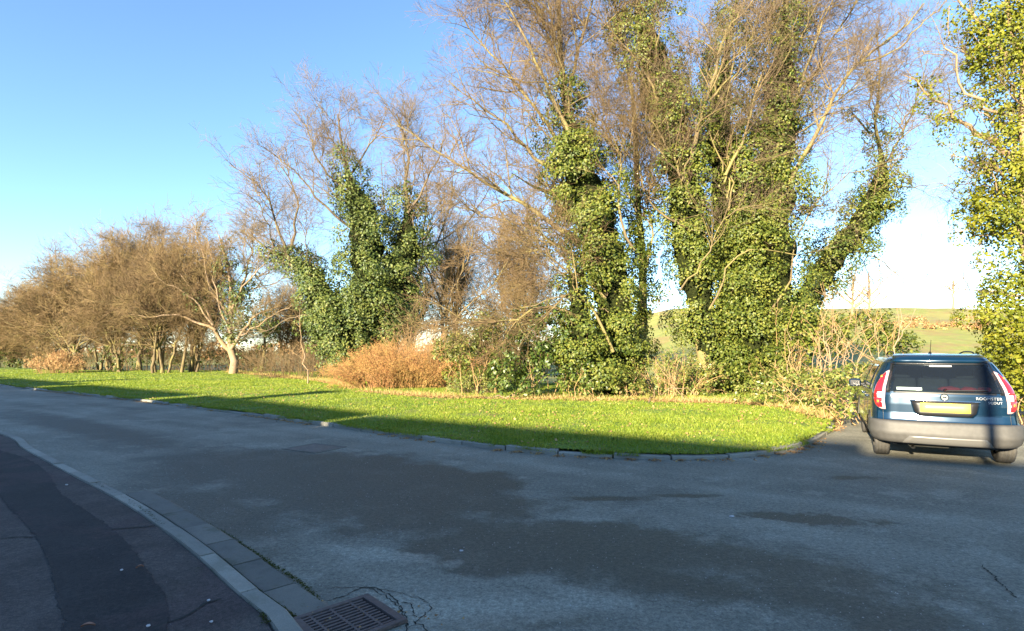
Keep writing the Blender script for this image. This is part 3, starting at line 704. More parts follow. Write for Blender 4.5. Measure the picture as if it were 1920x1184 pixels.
# ---- ivy tree at the right edge
D = 12.5
rt = [(PP(D, (1930, 735), (1935, 600), (1918, 450), (1912, 330), (1920, 200), (1900, 60), (1880, -80)), 0.16, 0.06),
      (PP(D + .8, (1960, 740), (1985, 500), (2000, 250), (1990, 0)), 0.2, 0.08),
      (PP(D, (1915, 320), (1870, 270), (1800, 225), (1740, 175), (1690, 135)), 0.09, 0.015),
      (PP(D - .2, (1890, 215), (1830, 200), (1800, 150), (1780, 90), (1775, 20)), 0.05, 0.015),
      (PP(D, (1905, 120), (1850, 60), (1800, 0), (1760, -60)), 0.07, 0.015),
      (PP(D + .2, (1925, 555), (1860, 548), (1800, 540), (1740, 535)), 0.03, 0.008),
      (PP(D + .2, (1920, 430), (1850, 440), (1790, 430), (1755, 410)), 0.035, 0.008),
      (PP(D + .2, (1918, 400), (1850, 350), (1800, 345), (1750, 350)), 0.03, 0.008)]
rt += fan_limbs(12.5, [(1918, 450), (1912, 330), (1918, 200), (1900, 60)], 12, (110, 185), (1.4, 2.6), .03, 211, .2)
SPR = [dict(den=2.8, t0=0.25, t1=0.98, ang=0.6, len=1.2, K=6, wob=0.16, trop=0.05, rmin=0.008, rk=0.010, pull=(-0.4, 0, 0.3), nmax=16),
       dict(TW, den=4.5, len=0.6, rmin=0.005, rfloor=0.0025), dict(TW2, den=6.0, len=0.28)]
ivyR = [(PP(D, (1935, 735), (1925, 640), (1908, 540), (1900, 430), (1905, 320), (1910, 200), (1900, 80), (1890, -60)), [0.5, 0.7, 0.5, 0.62, 0.42, 0.5, 0.5, 0.5]),
        (PP(D, (1890, 320), (1840, 290), (1790, 240), (1740, 180), (1715, 145)), [0.4, 0.36, 0.26, 0.22, 0.08]),
        (PP(D, (1775, 210), (1760, 165), (1755, 135)), [0.2, 0.16, 0.06]),
        (PP(D - .2, (1890, 360), (1850, 385), (1820, 420), (1803, 428)), [0.36, 0.4, 0.3, 0.12]),
        (PP(D - .2, (1885, 560), (1862, 600), (1855, 660)), [0.22, 0.28, 0.25]),
        (PP(D - .1, (1900, 130), (1865, 80), (1845, 0)), [0.45, 0.42, 0.35]), (PP(D, (1885, 250), (1860, 200), (1850, 150)), [0.4, 0.4, 0.3]),
        (PP(D - .1, (1880, 460), (1850, 490), (1840, 520)), [0.3, 0.3, 0.15]), (PP(D - .2, (1880, 300), (1852, 370), (1835, 440)), [0.42, 0.45, 0.35]), (PP(D - .1, (1880, 40), (1858, 120), (1850, 200)), [0.42, 0.45, 0.35]),
        (PP(D - .2, (1880, 520), (1868, 580), (1862, 640)), [0.3, 0.34, 0.3]), (PP(D, (1800, 90), (1790, 40), (1785, -20)), [0.1, 0.14, 0.14]),
        (PP(D + .8, (1965, 740), (1985, 500), (2000, 250), (1990, 0)), [0.7, 0.8, 0.8, 0.8])]
make_tree('ivy_tree', 'golden-green ivy tree cut off by the right edge, behind the car', 'tree', G(1930, 740), rt, SPR, 24,
          ('bark_pale', 'branch', 'twig_grey'), ivyR, 'ivy_gold', 0.066, dict(per_m2=10, leaves=54, clump=0.27, gap=-.32), core=.0)

# ---- slender bare tree right of the orange bush
D = 29.0
bare = [(PP(D, (828, 705), (828, 620), (822, 560), (800, 500), (770, 450)), 0.14, 0.03),
        (PP(D, (826, 610), (850, 540), (880, 480), (890, 420)), 0.08, 0.02),
        (PP(D + .4, (826, 590), (835, 500), (830, 420), (820, 340)), 0.08, 0.02),
        (PP(D - .3, (830, 630), (880, 570), (930, 530), (960, 470)), 0.07, 0.02),
        (PP(D + .4, (824, 575), (790, 540), (760, 520), (735, 470)), 0.06, 0.015)]
SPD = [dict(den=3.2, t0=0.3, t1=0.98, ang=0.68, len=2.0, K=6, wob=0.15, trop=0.06, rmin=0.012, rk=0.011, pull=(0, 0, 0.5), nmax=28),
       dict(TW, den=4.4, len=0.95, pull=(0, 0, 0.4)), dict(TW2, den=6, len=0.5, rfloor=0.0035)]
make_tree('bare_tree', 'slender bare forked tree standing beyond the orange bush', 'tree', G(828, 712), bare, SPD, 25, ('bark', 'branch', 'twig_grey'))
D = 33.0
bb2 = [(PP(D, (770, 700), (775, 600), (790, 480), (800, 380), (790, 280)), 0.16, 0.03), (PP(D, (780, 520), (830, 430), (850, 330), (850, 260)), 0.08, 0.02),
       (PP(D, (785, 560), (740, 470), (720, 380), (715, 300)), 0.08, 0.02), (PP(D, (790, 470), (870, 420), (920, 350), (930, 290)), 0.07, 0.02)]
make_tree('bare_tree', 'taller grey bare tree seen through the gap behind the slender one', 'tree', G(770, 704), bb2, SPD, 26, ('bark_dark', 'branch', 'twig_grey'))

# ---- pale-trunked spreading tree on the left
D = 35.0
pale = [(PP(D, (437, 704), (438, 680), (434, 655), (432, 620), (436, 560), (425, 490), (410, 440)), 0.36, 0.05),
        (PP(D, (434, 660), (412, 640), (400, 610), (380, 570), (350, 530), (325, 500)), 0.2, 0.04),
        (PP(D - .4, (434, 655), (455, 625), (470, 600), (505, 580), (545, 560)), 0.16, 0.03),
        (PP(D - .6, (405, 620), (370, 605), (330, 590), (290, 595), (245, 590)), 0.12, 0.02),
        (PP(D + .4, (436, 590), (460, 520), (475, 460), (470, 430)), 0.14, 0.03),
        (PP(D, (433, 600), (395, 540), (380, 480), (365, 425)), 0.13, 0.03),
        (PP(D - .6, (452, 630), (500, 600), (540, 575), (560, 570)), 0.07, 0.02),
        (PP(D - .5, (432, 625), (410, 570), (400, 500), (385, 440)), 0.10, 0.02), (PP(D - .5, (436, 580), (455, 540), (500, 490), (515, 440)), 0.09, 0.02),
        (PP(D - .8, (400, 610), (360, 560), (310, 530), (280, 500)), 0.09, 0.02), (PP(D + .5, (440, 560), (480, 540), (520, 530), (545, 500)), 0.07, 0.02)]
SPP = [dict(den=4.6, t0=0.3, t1=0.98, ang=0.6, len=2.0, K=6, wob=0.16, trop=0.03, rmin=0.014, rk=0.012, pull=(-0.2, 0, 0.4), nmax=30),
       dict(TW, den=5.0, len=1.2, rfloor=0.005, trop=.02), dict(TW2, den=8, len=0.6, rfloor=0.005)]
ivyP = [(PP(D, (445, 640), (440, 560), (430, 490), (420, 450)), [0.5, 0.75, 0.6, 0.25]),
        (PP(D, (410, 625), (375, 570), (340, 530)), [0.3, 0.4, 0.2]), (PP(D + .4, (450, 690), (455, 620), (470, 530), (475, 460)), [0.2, 0.5, 0.5, 0.2]),
        (PP(D, (470, 620), (500, 600), (515, 585)), [0.3, 0.5, 0.2])]
make_tree('spreading_tree', 'spreading tree with short pale forked trunk at the grass edge', 'tree', G(437, 704), pale, SPP, 27,
          ('bark_pale', 'branch', 'twig_gold'), ivyP, 'ivy_cool', 0.13, dict(per_m2=4, leaves=22, clump=0.36))

# ---- brown thicket of hedge trees at far left: three growth forms, copied and turned
def form(seed, lean, stems, ivy_h, bark):
    rng = np.random.default_rng(seed); L = []
    for k in range(stems):
        a = rng.uniform(0, 6.28); b = np.array([rng.normal(0, .45), rng.normal(0, .35), 0]); dx = math.cos(a) * .9 + lean; dy = math.sin(a) * 0.6
        L.append(([b, b + [dx * .2, dy * .2, .9], b + [dx * .55, dy * .55, 1.8], b + [dx * 1.1, dy, 3.2], b + [dx * 1.5, dy * 1.4, 4.6]], rng.uniform(.09, .16), .05))
    for k in range(26):
        az = k * 2.4 + rng.uniform(0, .5); el = math.radians(rng.uniform(4, 84)); s = L[rng.integers(stems)][0]; t_ = rng.uniform(.15, .9); p = s[1] * (1 - t_) + s[3] * t_
        e = np.array([math.cos(az) * math.cos(el) * 4.3 + lean, math.sin(az) * math.cos(el) * 3.0, 1.7 + math.sin(el) * 5.6]) * rng.uniform(.85, 1.08)
        m1 = p * .62 + e * .38 + [0, 0, .45]; m2 = p * .28 + e * .72 + [0, 0, .4]
        L.append(([p, m1 + rng.normal(0, .15, 3), m2 + rng.normal(0, .2, 3), e], rng.uniform(.05, .085), .014))
    sp = [dict(den=3.6, t0=0.25, t1=0.98, ang=0.6, len=1.9, K=5, wob=0.16, trop=0.0, rmin=0.018, rk=0.014, pull=(-.3, 0, 0.1), nmax=30),
          dict(TW, den=4.2, len=1.15, rfloor=0.006, trop=-.01, rmin=.011), dict(TW2, den=7, len=0.6, rfloor=0.0055, trop=0)]
    iv = [([np.array(p, float) for p in s[0][:3]], [.22, .26, .3]) for s in L[:ivy_h]] if ivy_h else None
    return L, sp, iv
hedge = 'brown bare hedgerow trees'
protos = []
for k, (seed, lean, st, ih, label) in enumerate([(31, -.5, 4, 2, 'brown twiggy hedgerow tree with ivied leaning stems, left of the coppiced stems'),
                                               (32, .1, 7, 0, 'coppiced brown tree of many thin stems next to the pale trunk'),
                                               (33, -.9, 3, 3, 'brown tree leaning left with ivy on its leaning trunk')]):
    L, sp, iv = form(seed, lean, st, ih, 0)
    r = make_tree('hedgerow_tree', label, 'tree', (0, 0, 0), L, sp, seed, ('bark', 'branch', ('twig_gold', 'twig', 'twig_gold')[k]), iv, 'ivy_cool', 0.13, dict(per_m2=5, leaves=12, clump=0.25), group=hedge)
    protos.append(r)
def put(r, px, d, sc_, rz): 
    g = P(px, 700, d); r.location = (g[0], d, 0.02); r.scale = (sc_[0], sc_[0], sc_[1]); r.rotation_euler = (0, 0, rz)
put(protos[0], 215, 38.5, (1.0, 1.2), 0.1); put(protos[1], 305, 36.5, (1.0, 1.2), 0.0); put(protos[2], 145, 42, (1.15, 1.1), 0.0)
for src, px, d, s_, rz, lab in [(1, 362, 38, (1.0, 1.3), 2.0, 'brown multi-stemmed tree just left of the pale forked trunk'),
                               (0, 265, 42, (1.1, 1.4), 3.1, 'tall brown hedgerow tree at the back behind the coppiced stems'),
                               (1, 195, 44, (1.15, 1.34), 4.0, 'tall brown hedgerow tree at the back above the leaning trunk'),
                               (2, 95, 45, (1.1, .88), 0.3, 'low brown tree with thick ivied trunk near the left edge'),
                               (0, 70, 50, (1.2, .85), 2.2, 'brown tree at the back above the thick ivied trunk'),
                               (1, 25, 50, (1.0, .74), 1.1, 'small brown tree, second from the left edge'),
                               (0, -25, 48, (1.0, .6), 5.0, 'small brown tree cut off by the left edge'),
                               (1, 545, 40, (.9, .85), 2.6, 'brown background tree in the gap left of the pointed ivy tree'),
                               (0, 850, 36, (.9, 1.25), 1.7, 'brown background tree behind the slender bare tree'),
                               (2, 965, 33, (.85, 1.3), 4.4, 'brown background tree showing left of the fan-crowned tree'),
                               (1, 765, 41, (.9, 1.2), .6, 'brown background tree showing right of the pointed ivy tree')]:
    g = P(px, 700, d); copy_thing(protos[src], (g[0], d, .02), rz, (s_[0], s_[0], s_[1]), lab, hedge)
# small ivied tree right of the pale trunk
D = 36.0
make_tree('ivy_tree', 'small ivy-topped tree just right of the pale forked trunk', 'tree', G(490, 702),
          [(PP(D, (490, 704), (495, 660), (500, 610), (498, 560)), .16, .04), (PP(D, (497, 630), (515, 600), (525, 575)), .08, .02)],
          [dict(den=2.0, t0=.4, t1=.98, ang=.6, len=1.3, K=5, rmin=.012), dict(TW, den=2.4)], 36, ('bark', 'branch', 'twig'),
          [(PP(D, (490, 700), (495, 660), (500, 610), (500, 570)), [.3, .3, .7, .3]), (PP(D, (500, 620), (515, 600)), [.5, .3])], 'ivy_cool', .13, dict(per_m2=4, leaves=20, clump=.35))

# ---- sapling in the grass
D = 25.0
make_tree('sapling', 'thin pale birch-like sapling at the grass edge left of the orange bush', 'tree', G(577, 720),
          [(PP(D, (577, 722), (575, 690), (568, 660), (563, 620), (562, 580)), .05, .012), (PP(D, (574, 690), (560, 670), (545, 655)), .015, .005)],
          [dict(den=4, t0=.3, t1=.98, ang=.8, len=.7, K=5, rmin=.006), dict(TW2, den=4, len=.35)], 37, ('bark_pale', 'twig_tan', 'twig_tan'))

# ---- hilltop trees, far off
def hill_tree(px, d, h, seed, label):
    b = np.array([(px - 960) / 1055 * d, d, 0.0]); b[2] = float(ground_z(np.array(b[0]), np.array(b[1]))) - .1
    rg = np.random.default_rng(seed); L = [([b, b + [0, 0, h * .3], b + [.2, 0, h * .6], b + [.1, 0, h]], h * .035, .06)]
    for k in range(8):
        a = k * .8 + rg.uniform(0, .4); z = h * rg.uniform(.25, .6); q = b + [0, 0, z]; v = np.array([math.cos(a), math.sin(a), .8]) * h * .42
        L.append(([q, q + v * .4, q + v * .75 + [0, 0, .2], q + v], h * .018, .04))
    make_tree('hill_tree', label, 'tree', b, L, [dict(den=.8, t0=.3, t1=.98, ang=.7, len=h * .22, K=5, wob=.2, rmin=.05, rk=.02), dict(TW, den=1.1, len=h * .12, rmin=.025, rfloor=.018)], seed,
              ('bark_pale', 'twig_tan', 'twig_tan'), group='bare trees on the hill')
hill_tree(1790, 118, 9.0, 41, 'bare tree alone on the hilltop left of the golden tree')
hill_tree(1632, 80, 8.5, 42, 'bare tree on the hill above the sapling thicket, right one of two')
hill_tree(1600, 84, 9.5, 43, 'bare tree on the hill above the sapling thicket, left one of two')
hill_tree(1236, 120, 5.0, 44, 'tiny bare tree on the skyline between the two big ivy trees')

# ------------------------------------------------------------------ shrubs and undergrowth
def twig_bush(name, label, base, size, stems, seed, mats, spec=None, leaf=None, leaf_n=0, leaf_size=.05, group=None, cat='bush', flare=1.0):
    rng = np.random.default_rng(seed); base = np.array(base, float); root = empty(name, base); tag(root, label, cat, group)
    a = rng.uniform(0, 6.28, stems); rr = np.sqrt(rng.uniform(0, 1, stems)); el = rng.uniform(.1, 1.0, stems)
    b = np.stack([np.cos(a) * rr * size[0] * .7, np.sin(a) * rr * size[1] * .7, np.zeros(stems)], 1)
    hh = size[2] * np.sqrt(np.clip(1 - rr ** 2 * .8, .05, 1)) * rng.uniform(.6, 1.08, stems)
    out = np.stack([np.cos(a), np.sin(a), np.zeros(stems)], 1) * (size[0] * .34 * flare * rr * rng.uniform(.3, 1.5, stems))[:, None] + rng.normal(0, .12, (stems, 3)) * [1, 1, 0]
    K = 6; t = np.linspace(0, 1, K)
    Pn = b[:, None] + out[:, None] * (t ** 1.5)[None, :, None] + np.stack([np.zeros((stems, K)), np.zeros((stems, K)), hh[:, None] * (1.15 * t - .15 * t ** 2)[None]], -1)
    Pn += rng.normal(0, .025, Pn.shape) * t[None, :, None]
    R = np.linspace(.012, .004, K)[None] * rng.uniform(.6, 1.4, (stems, 1))
    spec = spec or [dict(den=5.0, t0=.2, t1=1, ang=.7, len=.55, K=4, wob=.22, trop=.02, rmin=.004, rk=.008, rfloor=.003), dict(den=6, t0=.1, t1=1, ang=.8, len=.25, K=3, wob=.2, rmin=.003, rfloor=.0025)]
    lv = grow([(Pn[k], R[k]) for k in range(stems)], spec, rng)
    for q in lv: np.maximum(q[0][..., 2], .01, out=q[0][..., 2])
    tag(link('stems', tube_mesh('stems', lv[:1], 4), M[mats[0]], root), kind='stuff')
    tag(link('twigs', tube_mesh('twigs', lv[1:], 3), M[mats[1]], root), kind='stuff')
    if leaf:
        q = lv[-1][0].reshape(-1, 3); q = q[rng.integers(0, len(q), leaf_n)] + rng.normal(0, .04, (leaf_n, 3))
        tag(link('leaves', leaves_mesh('leaves', q, np.tile(np.array([[0, -.5, .6]]), (leaf_n, 1)), leaf_size, rng), M[leaf], root), kind='stuff')
    return root
def leaf_bush(name, label, blobs, seed, mat, size=.09, kw=None, stems=10, cat='shrub', stem_mat='twig_tan'):
    rng = np.random.default_rng(seed); base = np.array([np.mean([b[0][0] for b in blobs]), np.mean([b[0][1] for b in blobs]), 0.05])
    root = empty(name, base); tag(root, label, cat)
    p, n = blob_points(blobs, rng, **(kw or {}))
    tag(link('leaves', leaves_mesh('leaves', p - base, n, size, rng), M[mat], root), kind='stuff')
    L = []
    for k in range(stems):
        c, r = blobs[rng.integers(len(blobs))]; c = np.array(c); r = np.array(r)
        e = c + sphere_dirs(1, rng)[0] * r * [1.0, 1.0, .5] + [0, 0, r[2] * .7]; b = np.array([c[0] + rng.normal(0, r[0] * .4), c[1] + rng.normal(0, r[1] * .4), 0.02])
        L.append(([b - base, (b + e) / 2 - base + [0, 0, .15], e - base], .014, .004))
    lv = grow([limb(p_, a, b_, 8, .03, rng) for p_, a, b_ in L], [dict(den=4, t0=.3, t1=1, ang=.6, len=.4, K=4, rmin=.004, rfloor=.003)], rng)
    tag(link('stems', tube_mesh('stems', lv, 4), M[stem_mat], root), kind='stuff')
    return root

gO = G(735, 738)
twig_bush('orange_bush', 'dense rounded orange-brown bush at the back of the grass verge', (gO[0], gO[1] + 1.4, .12), (2.95, 1.5, 1.7), 560, 51, ('twig_orange', 'twig_orange'),
          [dict(den=6.0, t0=.25, t1=1, ang=.75, len=.5, K=4, wob=.25, trop=-.03, rmin=.004, rk=.007, rfloor=.0026), dict(den=7.5, t0=.1, t1=1, ang=.8, len=.24, K=2, wob=.2, rmin=.003, rfloor=.0022)], 'dryleaf', 30000, .036)
gO = G(60, 706)
twig_bush('tan_bush', 'small tan bush at the foot of the far left trees', (gO[0], gO[1] + 2.0, .1), (1.6, 1.2, 1.3), 130, 52, ('twig_tan', 'twig_tan'), None, 'litter', 4000, .07)

# leafy undergrowth below the fan-crowned tree
leaf_bush('shrub', 'glossy green shrub at the foot of the fan-crowned ivy tree', [(P(1000, 690, 18.0), (1.15, .8, 1.1)), (P(1060, 650, 18.0), (1.0, .7, 1.1)), (P(955, 725, 17.6), (.8, .6, .6)), (P(1010, 615, 18.6), (1.0, .6, .7)), (P(1090, 715, 17.6), (.7, .5, .6))], 61, 'laurel', .10,
          dict(clumps=30, leaves=24, clump=.26), 16)
leaf_bush('shrub', 'olive leafy shrub between the orange bush and the glossy shrub', [(P(890, 660, 19.2), (.9, .7, .8)), (P(850, 670, 20), (.7, .6, .7)), (P(930, 640, 19.5), (.6, .6, .6)), (P(905, 620, 20), (.5, .5, .6))], 62, 'bramble', .09,
          dict(clumps=38, leaves=22, clump=.25), 18)
leaf_bush('shrub', 'grey-green shrub at the trunk foot right of the glossy shrub', [(P(1110, 728, 17.3), (.75, .5, .5)), (P(1165, 722, 17.3), (.65, .5, .6)), (P(1190, 742, 17.2), (.5, .4, .3))], 63, 'bramble', .08, dict(clumps=18, leaves=18, clump=.2), 14)
for k, (lab, m_, bs) in enumerate([('dark ivy undergrowth at the foot of the massive tree', 'ivy', [(1330, 720, 18.2, .9, .6), (1400, 715, 18.4, .9, .7), (1460, 700, 18.2, .9, .9)]),
        ('low ivy undergrowth in the shade between orange bush and fan-crowned tree', 'ivy', [(880, 715, 20.2, .9, .55), (940, 700, 20.4, .9, .8), (1000, 660, 20.6, 1.0, 1.1), (1070, 680, 20.2, 1.0, 1.0)]),
        ('low brambles in the gap between the two big ivy trees', 'bramble', [(1225, 740, 18.4, .8, .35), (1270, 735, 18.6, .8, .45), (1240, 728, 20.5, .9, .4)])]):
    leaf_bush('ivy_shrub', lab, [(P(x_, y_, d_), (w_, .6, h_)) for x_, y_, d_, w_, h_ in bs], 160 + k, m_, .09, dict(clumps=22, leaves=24, clump=.26), 10, 'shrub')
# bramble bank beside the car
bl = [(P(1590, 750, 12.6), (.75, .8, .55)), (P(1520, 745, 13.6), (.9, .8, .6)), (P(1450, 745, 14.8), (.9, .7, .5)), (P(1620, 738, 13.4), (.7, .8, .6)), (P(1550, 728, 14.6), (.9, .8, .55)),
      (P(1480, 720, 15.8), (.8, .7, .6)), (P(1570, 775, 12.2), (.45, .4, .3)), (P(1660, 728, 14.5), (.7, .8, .6)), (P(1610, 722, 15.2), (.8, .8, .55))]
leaf_bush('bramble_thicket', 'sprawling green and yellow bramble thicket left of the parked car', bl, 64, 'bramble', .075, dict(clumps=20, leaves=20, clump=.2), 60, 'bramble')
leaf_bush('shrub', 'dark evergreen shrub behind the sapling thicket', [(P(1560, 650, 17.8), (1.2, .7, 1.0)), (P(1635, 645, 18.2), (1.1, .7, .9)), (P(1680, 665, 18.6), (.7, .6, .6)), (P(1500, 650, 18.0), (.9, .7, 1.2))], 65, 'ivy', .10, dict(clumps=20, leaves=24, clump=.3), 6)
leaf_bush('hedge', 'leafy hedge right of the parked car under the golden tree', [(P(1900, 690, 12.2), (.6, .7, .7)), (P(1940, 680, 12.0), (.8, .8, 1.0)), (P(1990, 700, 11), (.8, .8, 1.0)), (P(1860, 720, 14.2), (.8, .6, .7)), (P(1780, 725, 15), (.8, .6, .6)), (P(1925, 740, 11.4), (.5, .5, .5)), ((11.2, 11.6, .45), (.7, .9, .55)), ((11.6, 10.2, .5), (.7, .9, .6)), ((12.6, 9.4, .6), (.9, .8, .8)), ((11.0, 13.2, .5), (.7, .9, .6)), ((13.5, 10.8, .8), (1.1, 1.0, 1.0))], 66, 'ivy_gold', .09, dict(clumps=16, leaves=18, clump=.24), 12)
# upright bare saplings in the brambles
for k, (px, py, top, d, lab) in enumerate([(1592, 752, 560, 14.6, 'pale upright saplings nearest the car roof'), (1560, 745, 545, 15.2, 'bare sapling clump left of the pale uprights'),
                                          (1505, 735, 620, 15.8, 'low bare sapling clump at the left of the brambles'), (1640, 720, 575, 16.2, 'reddish bare saplings above the car')]):
    b = P(px, py, d); b[2] = .08; h = P(px, top, d)[2]; rg = np.random.default_rng(70 + k); L = []
    for q in range(5):
        dx = rg.normal(0, .5); s = b + [rg.normal(0, .3), rg.normal(0, .25), 0]; hh = h * rg.uniform(.6, 1.05)
        L.append(([s, s + [dx * .2, 0, hh * .4], s + [dx * .6, rg.normal(0, .2), hh * .75], s + [dx, rg.normal(0, .3), hh]], .026, .006))
    make_tree('sapling', lab, 'sapling', b, L, [dict(den=2.6, t0=.3, t1=.98, ang=.65, len=.95, K=5, wob=.14, trop=.05, rmin=.006, rk=.009, rfloor=.004), dict(TW2, den=2.6, len=.35)], 75 + k, ('bark_pale', 'twig_tan', 'twig_tan'), group='bare saplings in the brambles')
D = 15.5
make_tree('sapling', 'thin forked bare sapling on the skyline left of the car roof', 'sapling', G(1690, 725), [(PP(D, (1682, 700), (1683, 640), (1690, 580), (1700, 520)), .03, .008), (PP(D, (1684, 640), (1710, 590), (1735, 520)), .018, .005), (PP(D, (1686, 610), (1678, 550), (1685, 470)), .015, .004)],
          [dict(den=1.5, t0=.3, t1=.98, ang=.5, len=.6, K=4, rmin=.005, rfloor=.003)], 79, ('bark_pale', 'twig_tan'), group='bare saplings in the brambles')
# tan twig tangle between the two big trees
gt = G(1270, 757); twig_bush('dead_bramble', 'tangle of bare tan bramble stems between the two big ivy trees', (gt[0], gt[1] + .8, .1), (1.35, .8, 1.4), 60, 81, ('twig_tan', 'twig_tan'),
          [dict(den=2.4, t0=.2, t1=1, ang=.8, len=.8, K=5, wob=.3, trop=-.05, rmin=.004, rfloor=.003), dict(den=3, t0=.1, t1=1, ang=.8, len=.3, K=3, rmin=.003, rfloor=.003)], 'bramble', 2500, .06, cat='bramble', flare=1.6)
gt = G(1425, 745); twig_bush('dead_bramble', 'thin grey upright dead stems at the foot of the massive tree', (gt[0], gt[1] + .3, .1), (.55, .3, 1.2), 22, 82, ('twig_grey', 'twig_grey'),
          [dict(den=.8, t0=.3, t1=1, ang=.5, len=.4, K=4, rmin=.004, rfloor=.003)], None, cat='bramble')
gt = G(900, 750); twig_bush('dead_bramble', 'low brown bracken between orange bush and glossy shrub', (gt[0], gt[1] + 1.0, .1), (.9, .5, .6), 70, 83, ('bark_dark', 'bark_dark'), None, 'bramble', 2500, .06, cat='bramble')
# scrub behind the left trees and the gap
for k, (px, d, sx, h, m_, lab) in enumerate([(545, 30, 2.6, 2.0, 'twig', 'brown scrub bush behind the thin sapling'), (480, 39, 2.6, 2.4, 'twig', 'brown scrub behind the pale forked trunk'),
        (380, 41, 3.2, 2.6, 'twig', 'brown scrub seen through the coppiced stems'), (270, 44, 3.5, 2.8, 'twig', 'brown scrub behind the ivied stems of the hedgerow'),
        (130, 46, 3.0, 2.2, 'twig_tan', 'tan scrub right of the thick ivied trunk at left'), (10, 50, 3.2, 2.4, 'twig', 'dark scrub by the left edge of the picture'),
        (790, 26, 2.2, 2.9, 'twig_tan', 'tan scrub in the gap right of the pointed ivy tree'), (890, 25, 2.4, 3.1, 'twig_gold', 'golden scrub between the slender bare tree and the fan-crowned tree'), (950, 24, 2.0, 3.4, 'twig', 'brown scrub close left of the fan-crowned tree'), (600, 36, 3.6, 2.2, 'twig_grey', 'distant grey scrub left of the pointed ivy tree')]):
    b = P(px, 700, d); twig_bush('scrub_bush', lab, (b[0], d, .0), (sx, 1.2, h), 110, 90 + k, (m_, m_), [dict(den=4.0, t0=.2, t1=1, ang=.7, len=.7, K=4, wob=.22, rmin=.006, rk=.008, rfloor=.005), dict(den=4, t0=.1, t1=1, ang=.8, len=.35, K=3, rmin=.005, rfloor=.0045)], group='scrub along the hedgerow', cat='scrub')
for k, (px, d, r, lab) in enumerate([(330, 42, (2.6, 1.2, 1.6), 'dark green bush behind the coppiced stems'), (220, 43, (2.4, 1.2, 1.7), 'dark green bush behind the ivied hedgerow stems'), (440, 40, (2.4, 1.2, 1.2), 'dark green bush behind the pale forked trunk'), (15, 47, (2.0, 1.0, .9), 'low dark bush at the left edge')]):
    b = P(px, 700, d); leaf_bush('shrub', lab, [((b[0], d, r[2] * .5), r), ((b[0] + 1.2, d + .3, r[2] * .4), (r[0] * .7, r[1], r[2] * .8))], 100 + k, 'ivy_cool', .14, dict(clumps=5, leaves=14, clump=.4), 4)
# far woodland edge on the low ground to the left (one mass)
rng = np.random.default_rng(120); fw = []
for k in range(26):
    x = rng.uniform(-130, 12); y = rng.uniform(95, 150); fw.append(((x, y, rng.uniform(.8, 1.6)), (rng.uniform(3, 7), 3, rng.uniform(1.5, 3.2))))
p, n = blob_points(fw, rng, clumps=1.2, leaves=10, clump=1.0)
o = link('far_hedge', leaves_mesh('far_hedge', p, n, .55, rng), M['litter']); tag(o, 'hazy brown far hedge on the low skyline at left', 'hedge', kind='stuff')
# brown scrub patch on the hill
fw = []
for k in range(18):
    x = 64 + rng.normal(0, 6); y = 79 + rng.normal(0, 3.5); fw.append(((x, y, float(ground_z(np.array(x), np.array(y))) + .1), (1.6, 1.2, .35)))
p, n = blob_points(fw, rng, clumps=6, leaves=10, clump=.35)
o = link('hill_scrub', leaves_mesh('hill_scrub', p, n, .25, rng), M['litter']); tag(o, 'brown bracken patch on the hillside below the lone tree', 'scrub', kind='stuff')

# fallen boughs
def bough(label, pts, r0, seed):
    pts = [np.array(p) for p in pts]; make_tree('fallen_bough', label, 'branch', pts[0], [(pts, r0, .012)], [dict(den=1.6, t0=.3, t1=1, ang=.6, len=.6, K=4, rmin=.006, rfloor=.004)], seed, ('bark_pale', 'twig_tan'), group='fallen boughs')
bough('pale fallen bough lying at the grass edge under the glossy shrub', [G(908, 747, .16), G(945, 744, .18), P(985, 733, 17.3), P(1010, 716, 17.4), P(1030, 680, 17.6)], .04, 130)
bough('arching pale dead bough between the two big ivy trees', [G(1215, 757, .14), P(1235, 735, 16.8), P(1265, 726, 16.8), P(1300, 738, 16.8)], .03, 131)
bough('pale dead bough slanting among the tan stems right of centre', [G(1290, 757, .14), P(1262, 722, 17.0), P(1230, 680, 17.2)], .025, 132)

# ------------------------------------------------------------------ grass blades, dry grass and leaf litter
def scatter(n, poly, boxr, rng, keep):
    x = rng.uniform(boxr[0], boxr[2], n); y = rng.uniform(boxr[1], boxr[3], n); k = inside(poly, x, y); x, y = x[k], y[k]
    k = rng.uniform(0, 1, len(x)) < keep(x, y); return x[k], y[k]
rng = np.random.default_rng(140)
edge_poly = [tuple(p) for p in offset(far_line, 0.02)] + back
def fov(x, y): return (np.abs(x) < y * 1.0 + .6)
x1_, y1_ = scatter(300000, edge_poly, (-46, 12, -6, 44), rng, lambda x, y: fov(x, y) * smooth01(18, 27, y) * np.clip(1.1 * (26 / np.maximum(y, 20)) ** 1.5, 0, 1) * .6)
x, y = scatter(2200000, edge_poly, (-20, 7, 10, 28), rng, lambda x, y: fov(x, y) * np.clip((10.5 / np.maximum(y, 8)) ** 2.0, 0, 1) * np.clip(.62 + .75 * hash_noise(x, y, 2.2, 9), .1, 1) * .75)
x = np.r_[x, x1_]; y = np.r_[y, y1_]
n = len(x); z = verge_z(x, y) - .006; h = rng.uniform(.018, .055, n) * (1 + .45 * hash_noise(x, y, 1.5, 12)); w = rng.uniform(.004, .008, n) * (1 + y / 22 + smooth01(18, 30, y) * 1.2)
a = rng.uniform(0, 6.28, n); lx = np.cos(a) * w; ly = np.sin(a) * w; tx = rng.normal(0, .028, n); ty = rng.normal(0, .028, n)
v = np.stack([np.stack([x - lx, y - ly, z], 1), np.stack([x + lx, y + ly, z], 1), np.stack([x + tx, y + ty, z + h], 1)], 1).reshape(-1, 3)
